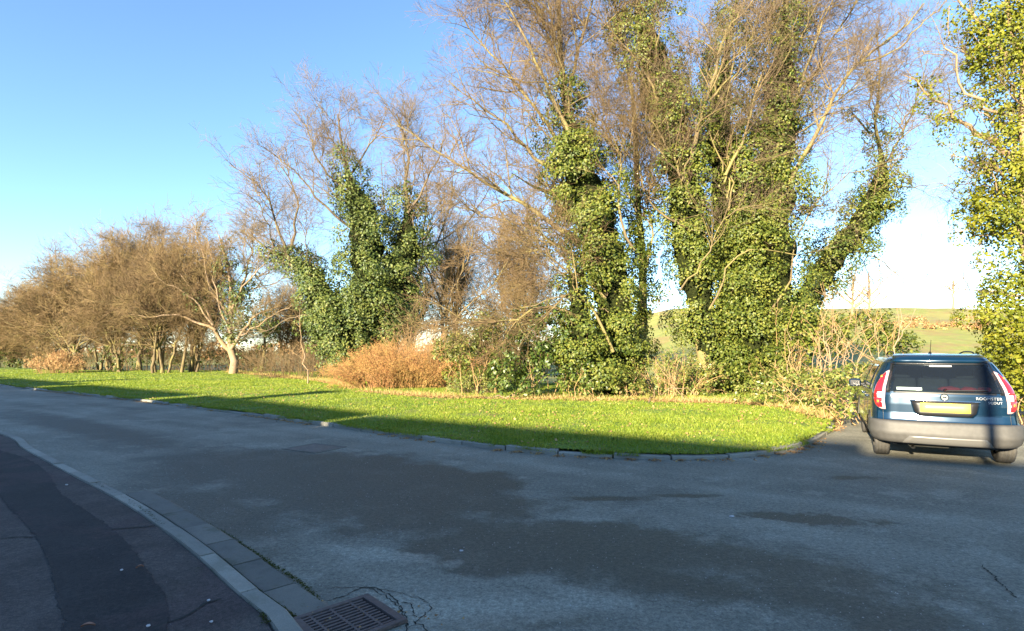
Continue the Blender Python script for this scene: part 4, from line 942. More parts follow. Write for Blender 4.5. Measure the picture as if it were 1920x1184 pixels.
o = link('verge_grass', mesh_np('verge_grass', v, np.arange(3 * n).reshape(-1, 3)), M['blade']); tag(o, 'short bright green grass blades of the verge', 'grass', kind='stuff')
# dry grass and litter along the foot of the bushes
line = resample(catmull([G(430, 704)[:2], G(600, 722)[:2], G(690, 742)[:2], G(800, 752)[:2], G(900, 756)[:2], G(1100, 760)[:2], G(1250, 764)[:2], G(1380, 768)[:2], G(1480, 778)[:2], G(1550, 798)[:2]], .3), .1)
NL = 42000
k = rng.integers(0, len(line), NL); off = np.abs(rng.normal(0, .42, NL)) - .15; pos = line[k] + rng.normal(0, .12, (NL, 2)); pos[:, 1] += off
pos = pos[hash_noise(pos[:, 0], pos[:, 1], 1.1, 31) + rng.normal(0, .25, NL) > -.02]
z = verge_z(pos[:, 0], pos[:, 1]); pz = np.c_[pos, z + rng.uniform(.0, .06, len(z))]
m_ = rng.uniform(0, 1, len(pz)) < .62
o = link('leaf_litter', leaves_mesh('leaf_litter', pz[m_], np.tile([[0, -.2, 1.]], (m_.sum(), 1)), .06, rng), M['litter']); tag(o, 'brown leaf litter along the foot of the bushes', 'leaf litter', kind='stuff')
q = pz[~m_]; n = len(q); h = rng.uniform(.05, .17, n); a = rng.uniform(0, 6.28, n); w = .006
v = np.stack([q + np.stack([np.cos(a) * w, np.sin(a) * w, 0 * a], 1), q - np.stack([np.cos(a) * w, np.sin(a) * w, 0 * a], 1), q + np.stack([rng.normal(0, .07, n), rng.normal(0, .07, n), h], 1)], 1).reshape(-1, 3)
o = link('dry_grass', mesh_np('dry_grass', v, np.arange(3 * n).reshape(-1, 3)), M['drygrass']); tag(o, 'straw-coloured long grass fringe below the bushes', 'grass', kind='stuff')

# grass creeping over the far kerb
n = 42000; k = rng.integers(i0 + 6, len(far_line) - 9, n); tl_ = nrm(np.gradient(far_line, axis=0)); nl_ = np.stack([-tl_[:, 1], tl_[:, 0]], 1)
q = far_line[k] + nl_[k] * rng.uniform(-.01, .2, n)[:, None] + rng.normal(0, .03, (n, 2)) + tl_[k] * rng.uniform(-.18, .18, n)[:, None]
keep = hash_noise(q[:, 0], q[:, 1], 1.6, 41) + .5 * hash_noise(q[:, 0], q[:, 1], 5.0, 43) > .05; q = q[keep]; n = len(q)
pz = np.c_[q, np.full(n, .05)]; a = rng.uniform(0, 6.28, n); w = .006; sd = np.stack([np.cos(a) * w, np.sin(a) * w, 0 * a], 1)
v = np.stack([pz - sd, pz + sd, pz + np.stack([rng.normal(0, .04, n), rng.normal(-.02, .04, n), rng.uniform(-.01, .075, n)], 1)], 1).reshape(-1, 3)
o = link('kerb_grass', mesh_np('kerb_grass', v, np.arange(3 * n).reshape(-1, 3)), M['blade']); tag(o, 'tufts of grass creeping over the far kerb', 'grass', kind='stuff')

x, y = scatter(9000, edge_poly, (-14, 8, 9, 24), rng, lambda x, y: fov(x, y) * np.clip(.25 + .7 * hash_noise(x, y, .9, 51), .03, 1)); z = verge_z(x, y) + rng.uniform(.01, .05, len(x))
o = link('fallen_leaves', leaves_mesh('fallen_leaves', np.c_[x, y, z], np.tile([[0, -.2, 1.]], (len(x), 1)), .055, rng), M['litter']); tag(o, 'scattered brown leaves fallen on the grass', 'leaf litter', kind='stuff')

# ------------------------------------------------------------------ houses behind the photographer: their row casts the long shade over the road
M['brick'] = simple('brick_red', (0.22, 0.09, 0.06), .85, 0, (0.33, 0.15, 0.10), 5.0)
M['tile'] = simple('roof_tile', (0.07, 0.05, 0.045), .8, 0, (0.13, 0.09, 0.075), 4.0)
M['frame'] = simple('white_frame', (0.75, 0.75, 0.73), .5)
M['pane'] = simple('window_pane', (0.02, 0.025, 0.03), .08)
M['door'] = simple('door_paint', (0.05, 0.10, 0.09), .4)
TAN = math.tan(SUN_EL); NRM = np.array([-RD[1], RD[0]])             # NRM: across the road, away from the houses
def house(label, a, b, hgt, chimney=None, link_len=0.9, notch=0.58):
    """a, b: ends of the roof ridge's shadow on the verge; the house stands up-sun of them"""
    sh = SH * (hgt - .06 - .19) / TAN; A_ = np.array(a) + sh; B_ = np.array(b) + sh; L_ = np.linalg.norm(B_ - A_); mid = (A_ + B_) / 2
    u = (B_ - A_) / L_; rz = math.atan2(u[1], u[0]); root = empty('house', (mid[0], mid[1], -.06), rz); tag(root, label, 'house', 'houses behind the photographer')
    dp, ev = 3.6, hgt - 2.6
    box_obj('wall', (0, 0, ev / 2), (L_, dp * 2 - .5, ev), M['brick'], root)
    h2 = L_ / 2
    pyd('gable', [(-h2 + .01, -dp + .3, ev), (-h2 + .01, dp - .3, ev), (-h2 + .01, 0, hgt - .15), (h2 - .01, -dp + .3, ev), (h2 - .01, dp - .3, ev), (h2 - .01, 0, hgt - .15)], [(0, 1, 2), (5, 4, 3), (0, 2, 5, 3), (1, 4, 5, 2)], M['brick'], root)
    def roof(x0, x1, top, nm):
        t_ = .14
        pyd(nm, [(x0, -dp, ev - .1), (x1, -dp, ev - .1), (x1, 0, top), (x0, 0, top), (x0, dp, ev - .1), (x1, dp, ev - .1), (x0, -dp, ev - .1 - t_), (x1, -dp, ev - .1 - t_), (x1, 0, top - t_), (x0, 0, top - t_), (x0, dp, ev - .1 - t_), (x1, dp, ev - .1 - t_)],
            [(0, 1, 2, 3), (3, 2, 5, 4), (6, 9, 8, 7), (9, 10, 11, 8), (0, 6, 7, 1), (4, 5, 11, 10), (0, 3, 9, 6), (3, 4, 10, 9), (1, 7, 8, 2), (2, 8, 11, 5)], M['tile'], root)
    roof(-h2, h2, hgt, 'roof')
    if link_len:
        roof(h2 + .004, h2 + link_len, hgt - notch, 'link_roof'); box_obj('link_wall', (h2 + link_len / 2 + .003, 0, ev / 2), (link_len - .01, dp * 1.6, ev), M['brick'], root)
    if chimney:
        for cx, cw, ch in chimney: box_obj('chimney', (cx * h2, 0, hgt - .4 + (ch + .4) / 2), (cw, .7, ch + .4), M['brick'], root)
    for sy in (1,):
        for x_ in (-.62, .0, .62):
            for z_ in (1.4, 3.9):
                if x_ == 0 and z_ == 1.4:
                    box_obj('door', (0, dp - .25, 1.05), (.95, .08, 2.05), M['door'], root); continue
                w_ = box_obj('window', (x_ * h2, dp - .25, z_), (1.7, .08, 1.15), M['frame'], root)
                for s_ in (-.42, .42): box_obj('pane', (x_ * h2 + s_, dp - .205, z_), (.72, .012, 1.0), M['pane'], w_)
gv = lambda px, py: G(px, py, .15)[:2]
S1a = gv(690, 777); S1b = S1a + nrm(gv(1450, 838) - S1a) * np.linalg.norm(gv(1560, 858) - S1a)
S2a, S2b = gv(385, 740), gv(692, 774)
u_ = nrm(S2b - S2a)
house('brick house directly behind the photographer', S1a, S1b, 7.6, [(.97, .9, .30)], 0.9, .12)
house('brick house behind the photographer on the left', S2a, S2b, 7.6, [(-.5, .8, .9)], 0.9, .55)
u_ = RD; S3b = S2a - u_ * .8 - SH * 0; S3a = S3b - u_ * 9.4
house('brick house second to the left behind the photographer', S3a, S3b, 7.6, None, .8, .6)
S4b = S3a - u_ * .9; house('brick house third to the left behind the photographer', S4b - u_ * 9.4, S4b, 7.5, [(.4, .8, .8)], .8, .5)
S5b = S4b - u_ * 10.2; house('brick house fourth to the left behind the photographer', S5b - u_ * 30, S5b, 7.4, None, .7, .5)
S0a = G(1618, 862)[:2]; S0b = G(1920, 884)[:2]; u0 = nrm(S0b - S0a)
house('brick house behind the photographer on the right', S0a, S0a + u0 * 9.4, 7.6, [(.9, .8, .8)], .9, .6)
S00 = S0a + u0 * 10.3; house('brick house second to the right behind the photographer', S00, S00 + u0 * 9.4, 7.6, None, .9, .6)

# street lamp behind the photographer (its shadow crosses the back of the car)
M['galv'] = simple('galvanised_steel', (0.35, 0.36, 0.36), .45, .7, (0.45, 0.46, 0.46), 10)
lp = P(1842, 760, 8.35)[:2] + SH * 14.5
lamp = empty('street_lamp', (lp[0], lp[1], 0)); tag(lamp, 'grey steel street lamp behind the photographer', 'street lamp')
def cyl(name, p0, p1, r0, r1, mat, parent, S=16):
    v, f = tubes(np.array([[p0, p1]], float), np.array([[r0, r1]]), S)
    me = mesh_np(name, v, f, True); return link(name, me, mat, parent)
cyl('post', (0, 0, 0), (0, 0, 6.2), .085, .06, M['galv'], lamp); cyl('arm', (0, 0, 6.15), (.5, .7, 6.3), .035, .03, M['galv'], lamp)
box_obj('lamp_head', (.6, .85, 6.3), (.22, .5, .1), M['galv'], lamp, -.6, .03)

# ------------------------------------------------------------------ the parked car
M['paint'] = simple('teal_paint', (0.002, 0.023, 0.052), .3, .4, None, 1, 1.0)
M['paint'].node_tree.nodes['Principled BSDF'].inputs['Coat Roughness'].default_value = .08
M['cladding'] = simple('grey_plastic', (0.056, 0.054, 0.05), .6, 0, (0.075, 0.072, 0.067), 14)
M['black'] = simple('black_trim', (0.012, 0.012, 0.013), .45)
M['cabin'] = simple('cabin_fabric', (0.03, 0.032, 0.036), .9, 0, (0.05, 0.052, 0.056), 20)
M['silver'] = simple('silver_skid_plate', (0.14, 0.135, 0.125), .4, .3)
M['chrome'] = simple('chrome', (0.85, 0.85, 0.85), .12, 1.0)
M['red_lens'] = simple('red_lens', (0.42, 0.012, 0.018), .12, 0, None, 1, 1.0)
M['clear_lens'] = simple('clear_lens', (0.6, 0.57, 0.57), .1, 0, None, 1, 1.0)
M['rim_lens'] = simple('pale_pink_lens', (0.52, 0.36, 0.36), .1, 0, None, 1, 1.0)
M['amber'] = simple('amber_lens', (0.8, 0.3, 0.03), .15)
M['plate'] = simple('yellow_plate', (0.86, 0.74, 0.10), .4)
M['rubber'] = simple('tyre_rubber', (0.05, 0.047, 0.042), .8, 0, (0.085, 0.078, 0.068), 18)
M['alloy'] = simple('alloy', (0.5, 0.5, 0.5), .3, .9)
M['cloth_red'] = simple('red_cloth', (0.5, 0.03, 0.03), .8)
M['sticker'] = simple('pale_sticker', (0.5, 0.62, 0.52), .5)
def glass_material(name, tint, alpha):
    t = NT(name); t.base(tint); t.rough(.03)
    tr = t.node('ShaderNodeBsdfTransparent'); tr.inputs[0].default_value = (.55, .66, .68, 1)
    ms = t.node('ShaderNodeMixShader'); ms.inputs[0].default_value = alpha
    t.l.new(tr.outputs[0], ms.inputs[1]); t.l.new(t.b.outputs[0], ms.inputs[2]); t.l.new(ms.outputs[0], t.out.inputs[0]); return t.m
M['glass'] = glass_material('tinted_glass', (0.012, 0.016, 0.022), .55)
M['side_glass'] = simple('dark_side_glass', (0.008, 0.010, 0.012), .04)

CAR_A = math.radians(28.5)
wl_, wr_ = G(1636, 853)[:2], G(1900, 868)[:2]
axle = (wl_ + wr_) / 2; fwd = np.array([math.sin(CAR_A), math.cos(CAR_A)])
car_o = axle - fwd * 0.62                                        # car origin: middle of the rear bumper on the ground
car = empty('parked_car', (car_o[0], car_o[1], .004), -CAR_A)
tag(car, 'dark teal blue estate car with grey bumper, parked tail-on at the right', 'car')
# half width, rear face, front face as functions of height
zk = np.array([.25, .31, .41, .55, .59, .70, .82, .96, 1.02, 1.10, 1.23, 1.36, 1.43, 1.48, 1.53])
wk = np.array([.78, .855, .885, .88, .865, .86, .855, .845, .835, .815, .765, .70, .655, .60, .46])
yr = np.array([.10, .035, .0, .015, .055, .075, .075, .085, .10, .13, .20, .275, .30, .38, .62])
yf = np.array([4.05, 4.15, 4.2, 4.2, 4.18, 4.12, 4.05, 3.75, 3.3, 3.05, 2.75, 2.5, 2.35, 2.2, 1.9])
rck = np.array([.30, .30, .30, .30, .28, .28, .28, .28, .28, .28, .28, .28, .28, .30, .30])
def outline(z, s):
    """point on the body at height z; s = signed arc position from the middle of the tail (+ = right), in metres"""
    w = np.interp(z, zk, wk); y0 = np.interp(z, zk, yr); y1 = np.interp(z, zk, yf); rc = np.interp(z, zk, rck)
    a = abs(s); q = w - rc; arc = rc * math.pi / 2
    bow = .055
    if a <= q: x_, y_ = a, bow * (a / q) ** 2
    elif a <= q + arc:
        t = (a - q) / rc; x_, y_ = q + rc * math.sin(t), bow + rc * (1 - math.cos(t))
    else: x_, y_ = w, bow + rc + (a - q - arc)
    return np.array([math.copysign(x_, s) if s else 0.0, y0 + y_, z])
def s_side(z):
    w = np.interp(z, zk, wk); rc = np.interp(z, zk, rck); return w - rc + rc * math.pi / 2
SN = np.r_[np.linspace(0, 1, 12), np.linspace(1, 2, 10)[1:], np.linspace(2, 3, 26)[1:]]
def s_at(z, k):
    w = np.interp(z, zk, wk); rc = np.interp(z, zk, rck); q = w - rc; arc = rc * math.pi / 2
    y0 = np.interp(z, zk, yr); y1 = np.interp(z, zk, yf); side = max(.1, y1 - y0 - .055 - rc)
    return q * k if k <= 1 else (q + arc * (k - 1) if k <= 2 else q + arc + side * (k - 2))
win_top, win_bot = 1.395, 1.0
def win_half(z): return np.interp(z, [win_bot, win_top], [.655, .575])
levels = np.unique(np.r_[np.linspace(.25, 1.53, 40), zk, win_top - .02, win_bot + .02]); rows = []
ks = np.r_[-SN[::-1][:-1], SN]
for z in levels:
    rows.append([outline(z, math.copysign(s_at(z, abs(k)), k)) for k in ks])
V = np.array(rows); nz, nk = V.shape[:2]
idx = np.arange(nz * nk).reshape(nz, nk); faces = []
for a in range(nz - 1):
    for b in range(nk - 1):
        c = (V[a, b] + V[a + 1, b + 1]) / 2
        if c[1] < .6 and win_bot + .015 < c[2] < win_top - .015 and abs(c[0]) < win_half(c[2]) - .035: continue
        # wheel arches
        if abs(c[0]) > .6 and ((c[1] - .66) ** 2 + (c[2] - .31) ** 2 < .36 ** 2 or (c[1] - 3.28) ** 2 + (c[2] - .31) ** 2 < .36 ** 2): continue
        faces.append((idx[a, b], idx[a, b + 1], idx[a + 1, b + 1], idx[a + 1, b]))
vl = [tuple(p) for p in V.reshape(-1, 3)]
# front closing wall, roof panel and floor
nv = len(vl)
for a in range(nz - 1): faces.append((idx[a, 0], idx[a + 1, 0], idx[a + 1, -1], idx[a, -1]))
me = bpy.data.meshes.new('body'); me.from_pydata(vl, [], [tuple(int(q) for q in f) for f in faces]); me.update()
for p_ in me.polygons: p_.use_smooth = True
me.materials.append(M['paint']); me.materials.append(M['cladding'])
for p_ in me.polygons:
    if p_.center[2] < (.575 if p_.center[1] < .75 else .38 if .75 < p_.center[1] < 2.9 else .45): p_.material_index = 1
body = link('body', me, None, car)
# roof: crowned panel between the top outline
rt_ = [outline(1.53, math.copysign(s_at(1.53, abs(k)), k)) for k in ks]
top = []; NR = 14; NCx = 9
for j in range(NR):
    t = j / (NR - 1); y_ = .575 + t * (1.95 - .575)
    for q in range(NCx):
        u = -1 + 2 * q / (NCx - 1); w_ = np.interp(y_, [.6, .8, 1.9], [.40, .47, .47]); top.append((u * w_, y_ + .03 * u * u * (1 - 2 * t), 1.527 + .035 * (1 - u * u) * (.35 + .65 * math.sin(math.pi * (.12 + .8 * t)))))
rf = pyd('roof', top, [(j * NCx + q, j * NCx + q + 1, (j + 1) * NCx + q + 1, (j + 1) * NCx + q) for j in range(NR - 1) for q in range(NCx - 1)], M['paint'], car, True)
# spoiler lip above the window
def patch(name, zs, lo, hi, mat, off=.006, parent=None, nu=10, depth=.02):
    """a moulding on the body surface: heights zs, side limits lo(z)..hi(z) as arc positions"""
    zs = np.asarray(zs); n1 = len(zs); vo, vi = [], []
    for z in zs:
        a_, b_ = lo(z), hi(z)
        for q in range(nu):
            s = a_ + (b_ - a_) * q / (nu - 1); p0 = outline(z, s); e = 1e-3
            ts = outline(z, s + e) - outline(z, s - e); tz = outline(min(z + .01, 1.53), s) - outline(max(z - .01, .25), s); nn_ = np.cross(ts, tz); nn_ /= np.linalg.norm(nn_)
            vo.append(p0 + nn_ * off); vi.append(p0 - nn_ * depth)
    I = lambda j, q: j * nu + q; N0 = n1 * nu; f = []
    for j in range(n1 - 1):
        for q in range(nu - 1): f.append((I(j, q), I(j, q + 1), I(j + 1, q + 1), I(j + 1, q)))
    for q in range(nu - 1): f.append((I(0, q), N0 + I(0, q), N0 + I(0, q + 1), I(0, q + 1))); f.append((I(n1 - 1, q), I(n1 - 1, q + 1), N0 + I(n1 - 1, q + 1), N0 + I(n1 - 1, q)))
    for j in range(n1 - 1): f.append((I(j, 0), I(j + 1, 0), N0 + I(j + 1, 0), N0 + I(j, 0))); f.append((I(j, nu - 1), N0 + I(j, nu - 1), N0 + I(j + 1, nu - 1), I(j + 1, nu - 1)))
    o = pyd(name, vo + vi, f, mat, parent or car, True)
    return o
lin = np.linspace
C = lambda v: (lambda z: v)
rw = patch('rear_window', lin(win_bot, win_top, 16), lambda z: -win_half(z), lambda z: win_half(z), M['glass'], .005, None, 24, -.001)
for nm, z0, z1, l_, h_ in (('window_surround', win_bot - .02, win_bot + .012, lambda z: -.68, lambda z: .68), ('window_surround', win_top - .012, win_top + .02, lambda z: -.60, lambda z: .60),
                         ('window_surround', win_bot - .02, win_top + .02, lambda z: -win_half(z) - .03, lambda z: -win_half(z) + .022), ('window_surround', win_bot - .02, win_top + .02, lambda z: win_half(z) - .022, lambda z: win_half(z) + .03)):
    patch(nm, lin(z0, z1, 8), l_, h_, M['black'], .004, None, 12)
patch('spoiler', lin(1.415, 1.50, 5), C(-.56), C(.56), M['paint'], .05, None, 20, .01)
patch('brake_light', lin(1.362, 1.380, 3), C(-.13), C(.13), M['clear_lens'], .012, rw, 6)
patch('sticker', lin(1.025, 1.062, 3), C(-.55), C(-.25), M['sticker'], .009, rw, 6, .002)
# tail lights
def tl(sign):
    zt = lin(.735, 1.30, 22)
    inn = lambda z: np.interp(z, [.735, .86, 1.05, 1.30], [.70, .71, .69, .615])
    out = lambda z: inn(z) + np.interp(z, [.735, .755, .80, .88, .97, 1.09, 1.20, 1.27, 1.30], [.05, .10, .155, .185, .185, .155, .105, .055, .012])
    def side(fn_in, fn_out):
        return ((lambda z: fn_in(z)), (lambda z: fn_out(z))) if sign > 0 else ((lambda z: -fn_out(z)), (lambda z: -fn_in(z)))
    l_, h_ = side(inn, out); base = patch('tail_light', zt, l_, h_, M['rim_lens'], .010, None, 8)
    l_, h_ = side(lambda z: inn(z) + .032, lambda z: np.maximum(out(z) - .016, inn(z) + .036))
    patch('red_lens', lin(.76, .895, 8), l_, h_, M['red_lens'], .017, base, 8, .0); patch('red_lens', lin(.985, 1.262, 12), l_, h_, M['red_lens'], .017, base, 8, .0)
    l2, h2_ = side(lambda z: inn(z) + .012, lambda z: inn(z) + .11); patch('reversing_lens', lin(.90, .98, 4), l2, h2_, M['clear_lens'], .0165, base, 6, .0)
    l3, h3 = side(lambda z: inn(z) + .112, lambda z: out(z) - .016); patch('red_lens', lin(.896, .984, 4), l3, h3, M['red_lens'], .0168, base, 6, .0)
    for zc in (.83, 1.19):
        l4, h4 = side(lambda z: inn(z) + .075, lambda z: inn(z) + .105); patch('bulb', lin(zc, zc + .03, 3), l4, h4, M['amber'], .019, base, 4, .0)
tl(-1); tl(1)
# bumper, skid plate, tailgate seam, plate and recess
bp = patch('rear_bumper', lin(.27, .575, 14), C(-1.12), C(1.12), M['cladding'], .022, None, 44, .02)
patch('skid_plate', lin(.285, .39, 6), lambda z: -np.interp(z, [.285, .39], [.52, .43]), lambda z: np.interp(z, [.285, .39], [.52, .43]), M['silver'], .034, bp, 14, .0)
patch('seam', lin(.577, .585, 3), C(-.72), C(.72), M['black'], .0035, None, 20, .0)
for sg in (-1, 1): patch('seam', lin(.58, .73, 6), (lambda z, sg=sg: sg * .735 - .003), (lambda z, sg=sg: sg * .735 + .003), M['black'], .0035, None, 3, .0)
patch('plate_recess', lin(.66, .882, 5), lambda z: -np.interp(z, [.66, .705, .882], [.31, .36, .40]), lambda z: np.interp(z, [.66, .705, .882], [.31, .36, .40]), M['paint'], .004, None, 12, .01)
patch('plate_recess', lin(.67, .874, 5), lambda z: -np.interp(z, [.67, .705, .874], [.29, .345, .385]), lambda z: np.interp(z, [.67, .705, .874], [.29, .345, .385]), M['black'], .0065, None, 12, .0)
patch('number_plate', lin(.725, .85, 3), C(-.285), C(.285), M['plate'], .014, None, 8, .0)
patch('grab_strip', lin(.876, .888, 3), C(-.40), C(.40), M['chrome'], .02, None, 12, .0)
# badge
def badge():
    c = outline(.937, 0.0); bm = bmesh.new()
    bmesh.ops.create_cone(bm, cap_ends=True, segments=28, radius1=.052, radius2=.046, depth=.014, matrix=Matrix.Translation((0, c[1] - .012, .937)) @ Matrix.Rotation(math.radians(90), 4, 'X'))
    b = bm_obj('badge', bm, M['chrome'], car)
    bm = bmesh.new(); bmesh.ops.create_cone(bm, cap_ends=True, segments=24, radius1=.036, radius2=.036, depth=.004, matrix=Matrix.Translation((0, c[1] - .021, .937)) @ Matrix.Rotation(math.radians(90), 4, 'X'))
    bm_obj('emblem_field', bm, simple('emblem_green', (.30, .36, .28), .3), b)
    y_ = c[1] - .0245   # winged-arrow mark
    pyd('emblem_arrow', [(-.028, y_, 0.930), (.004, y_, 0.930), (.004, y_, 0.920), (.03, y_, .937), (.004, y_, 0.954), (.004, y_, 0.944), (-.012, y_, 0.958), (-.02, y_, 0.945), (-.026, y_, 0.941)], [(0, 1, 2, 3, 4, 5, 6, 7, 8)], M['chrome'], b)
badge()
def letters(txt, x, z, size, align):
    cu = bpy.data.curves.new('lettering', 'FONT'); cu.body = txt; cu.size = size; cu.extrude = .003; cu.align_x = align; cu.space_character = 1.12
    o = bpy.data.objects.new('lettering', cu); COL.objects.link(o); dg = bpy.context.evaluated_depsgraph_get(); me_ = bpy.data.meshes.new_from_object(o.evaluated_get(dg)); bpy.data.objects.remove(o)
    for v_ in me_.vertices:
        lx_, lz_ = v_.co.x + x, v_.co.y + z; p_ = outline(lz_, lx_); v_.co = (lx_ if abs(lx_) < .55 else p_[0], p_[1] - .008 - v_.co.z, lz_)
    link('lettering', me_, M['letter'], car)
M['letter'] = simple('bright_lettering', (.45, .47, .49), .35)
letters('SKODA', -.63, .915, .052, 'LEFT'); letters('ROOMSTER', .645, .915, .052, 'RIGHT'); letters('SCOUT', .645, .862, .045, 'RIGHT')
# wiper
def wip():
    a_ = outline(1.03, .02); b_ = outline(1.045, .50); a_[1] -= .03; b_[1] -= .03
    cyl('wiper', a_, b_, .011, .007, M['black'], car, 8); cyl('wiper_boss', a_ + [0, .05, 0], a_ + [0, -.012, 0], .03, .022, M['black'], car, 14)
wip()
# cabin seen through the glass
cab = empty('cabin'); cab.parent = car
inner = []
for z in (.58, .90, 1.20, 1.40, 1.47):
    inner.append([(-.93 * np.interp(z, zk, wk), np.interp(z, zk, yr) + .16, z), (.93 * np.interp(z, zk, wk), np.interp(z, zk, yr) + .16, z), (.93 * np.interp(z, zk, wk), 2.2, z), (-.93 * np.interp(z, zk, wk), 2.2, z)])
vi = [p for r_ in inner for p in r_]; fi = []
for k in range(4):
    for e in range(1, 4): fi.append((k * 4 + e, k * 4 + (e + 1) % 4, k * 4 + 4 + (e + 1) % 4, k * 4 + 4 + e))
fi += [(0, 1, 2, 3), (16, 19, 18, 17)]
pyd('lining', vi, fi, M['cabin'], cab)
bm = bmesh.new(); bm_box(bm, (0, .54, .985), (1.24, .56, .03)); bm_obj('parcel_shelf', bm, M['cabin'], cab)
for x_ in (-.40, 0, .40):
    bm = bmesh.new(); bm_box(bm, (x_, 1.02, .86), (.38, .16, .62), 0, .05); s_ = bm_obj('seat_back', bm, M['cabin'], cab, True)
    bm = bmesh.new(); bm_box(bm, (x_, .98, 1.25), (.24, .11, .17), 0, .045); bm_obj('headrest', bm, M['cabin'], cab, True)
rg = np.random.default_rng(5)
for x_, w_ in ((.12, .26), (.34, .18), (.52, .16)):
    bm = bmesh.new(); bmesh.ops.create_icosphere(bm, subdivisions=3, radius=1.0)
    for v_ in bm.verts:
        f_ = 1 + .18 * math.sin(v_.co.x * 5 + x_ * 9) * math.cos(v_.co.y * 6) ; v_.co = Vector((x_ + v_.co.x * w_ / 2 * f_, .46 + v_.co.y * .09, .04 + .995 + v_.co.z * .04 * f_))
    o = bm_obj('red_cloth', bm, M['cloth_red'], cab, True)
# sides: glass, mirrors, door seams, handle, rails, aerial
for sg in (-1, 1):
    f_ = lambda a_: (lambda z: a_ if sg > 0 else -a_)
    def sd(z, y_): return s_side(z) + y_ - (np.interp(z, zk, yr) + .055 + np.interp(z, zk, rck))
    def sp_(y0, y1):
        return ((lambda z: sd(z, y0)), (lambda z: sd(z, y1))) if sg > 0 else ((lambda z: -sd(z, y1)), (lambda z: -sd(z, y0)))
    for y0, y1 in ((.80, 1.75), (1.82, 2.5)):
        l_, h_ = sp_(y0, y1); patch('side_window', lin(1.0, 1.37, 8), l_, h_, M['side_glass'], .006, None, 8, .0)
    for y0 in (1.10, 1.785):
        l_, h_ = sp_(y0, y0 + .008); patch('seam', lin(.36, .95, 8), l_, h_, M['black'], .003, None, 3, .0)
    for y0 in (1.2, 2.0):
        l_, h_ = sp_(y0, y0 + .17); patch('handle', lin(.84, .875, 3), l_, h_, M['paint'], .03, None, 6, .0)
    bm = bmesh.new(); bm_box(bm, (sg * .955, 2.62, 1.0), (.20, .13, .15), 0, .05); mr_ = bm_obj('wing_mirror', bm, M['paint'], car, True)
    box_obj('mirror_glass', (sg * .955, 2.551, 1.0), (.15, .006, .10), M['chrome'], mr_)
    cyl('mirror_stalk', (sg * .82, 2.62, .965), (sg * .90, 2.62, .985), .03, .03, M['black'], mr_, 8)
    rail = [np.array([sg * .50, y_, z_]) for y_, z_ in ((.82, 1.535), (.92, 1.572), (1.2, 1.58), (1.6, 1.575), (1.9, 1.53))]
    l_ = limb(rail, .012, .012, 14); me_ = tube_mesh('roof_rail', [(l_[0][None], l_[1][None])], 8); link('roof_rail', me_, M['black'], car)
cyl('aerial', (-.04, .80, 1.55), (-.04, .66, 1.76), .005, .003, M['black'], car, 8); cyl('aerial_base', (-.04, .82, 1.54), (-.04, .79, 1.575), .03, .014, M['black'], car, 10)
# wheels, under-body
def wheel(x_, y_):
    sg = 1 if x_ > 0 else -1; R_ = .31; wd = .20; prof = [(.19, -wd / 2 + .01), (.27, -wd / 2), (.298, -wd / 2 + .012), (R_, -wd / 2 + .035), (R_, -.052), (R_ - .008, -.048), (R_ - .008, -.040), (R_, -.036), (R_, -.006), (R_ - .008, -.003), (R_ - .008, .003), (R_, .006), (R_, .036), (R_ - .008, .040), (R_ - .008, .048), (R_, .052), (R_, wd / 2 - .035), (.298, wd / 2 - .012), (.27, wd / 2), (.19, wd / 2 - .01)]
    n = 40; v, f = [], []
    for a_ in range(n):
        t = 2 * math.pi * a_ / n
        for r_, o_ in prof: v.append((x_ + o_, y_ + r_ * math.sin(t), R_ + r_ * math.cos(t)))
    m = len(prof)
    for a_ in range(n):
        for b in range(m - 1): f.append((a_ * m + b, a_ * m + b + 1, ((a_ + 1) % n) * m + b + 1, ((a_ + 1) % n) * m + b))
    w_ = empty('wheel'); w_.parent = car
    pyd('tyre', v, f, M['rubber'], w_, True)
    bm = bmesh.new(); bmesh.ops.create_cone(bm, cap_ends=True, segments=32, radius1=.195, radius2=.195, depth=.14, matrix=Matrix.Translation((x_, y_, R_)) @ Matrix.Rotation(math.pi / 2, 4, 'Y'))
    for k in range(7):
        t = k * 2 * math.pi / 7; bm_box(bm, (x_ + sg * .075, y_ + .1 * math.sin(t), R_ + .1 * math.cos(t)), (.02, .035, .035))
    bm_obj('rim', bm, M['alloy'], w_)
for x_ in (-.735, .735):
    for y_ in (.66, 3.28): wheel(x_, y_)
box_obj('under_body', (0, 2.1, .30), (1.2, 3.7, .16), M['black'], car)
box_obj('fuel_tank', (-.1, 1.0, .215), (.6, .5, .10), M['black'], car, 0, .02)
cyl('axle_beam', (-.65, .66, .27), (.65, .66, .27), .045, .045, M['black'], car, 10)
cyl('exhaust', (-.38, .9, .2), (-.38, .16, .205), .03, .028, M['alloy'], car, 12); cyl('silencer', (-.34, .72, .215), (.12, .72, .215), .075, .075, M['alloy'], car, 14)
for x_ in (-.735, .735):
    for y_ in (.66, 3.28):
        v, f = [], []; n = 18
        for q in range(n + 1):
            t = math.pi * (q / n) * .96 + .06
            for xx in (.62, .87): v.append((math.copysign(xx, x_), y_ + .365 * math.cos(t), .31 + .365 * math.sin(t)))
        pyd('wheel_arch', v, [(q * 2, q * 2 + 1, q * 2 + 3, q * 2 + 2) for q in range(n)], M['cladding'], car, True)
car.scale = (1.0, 1.0, 1.0)

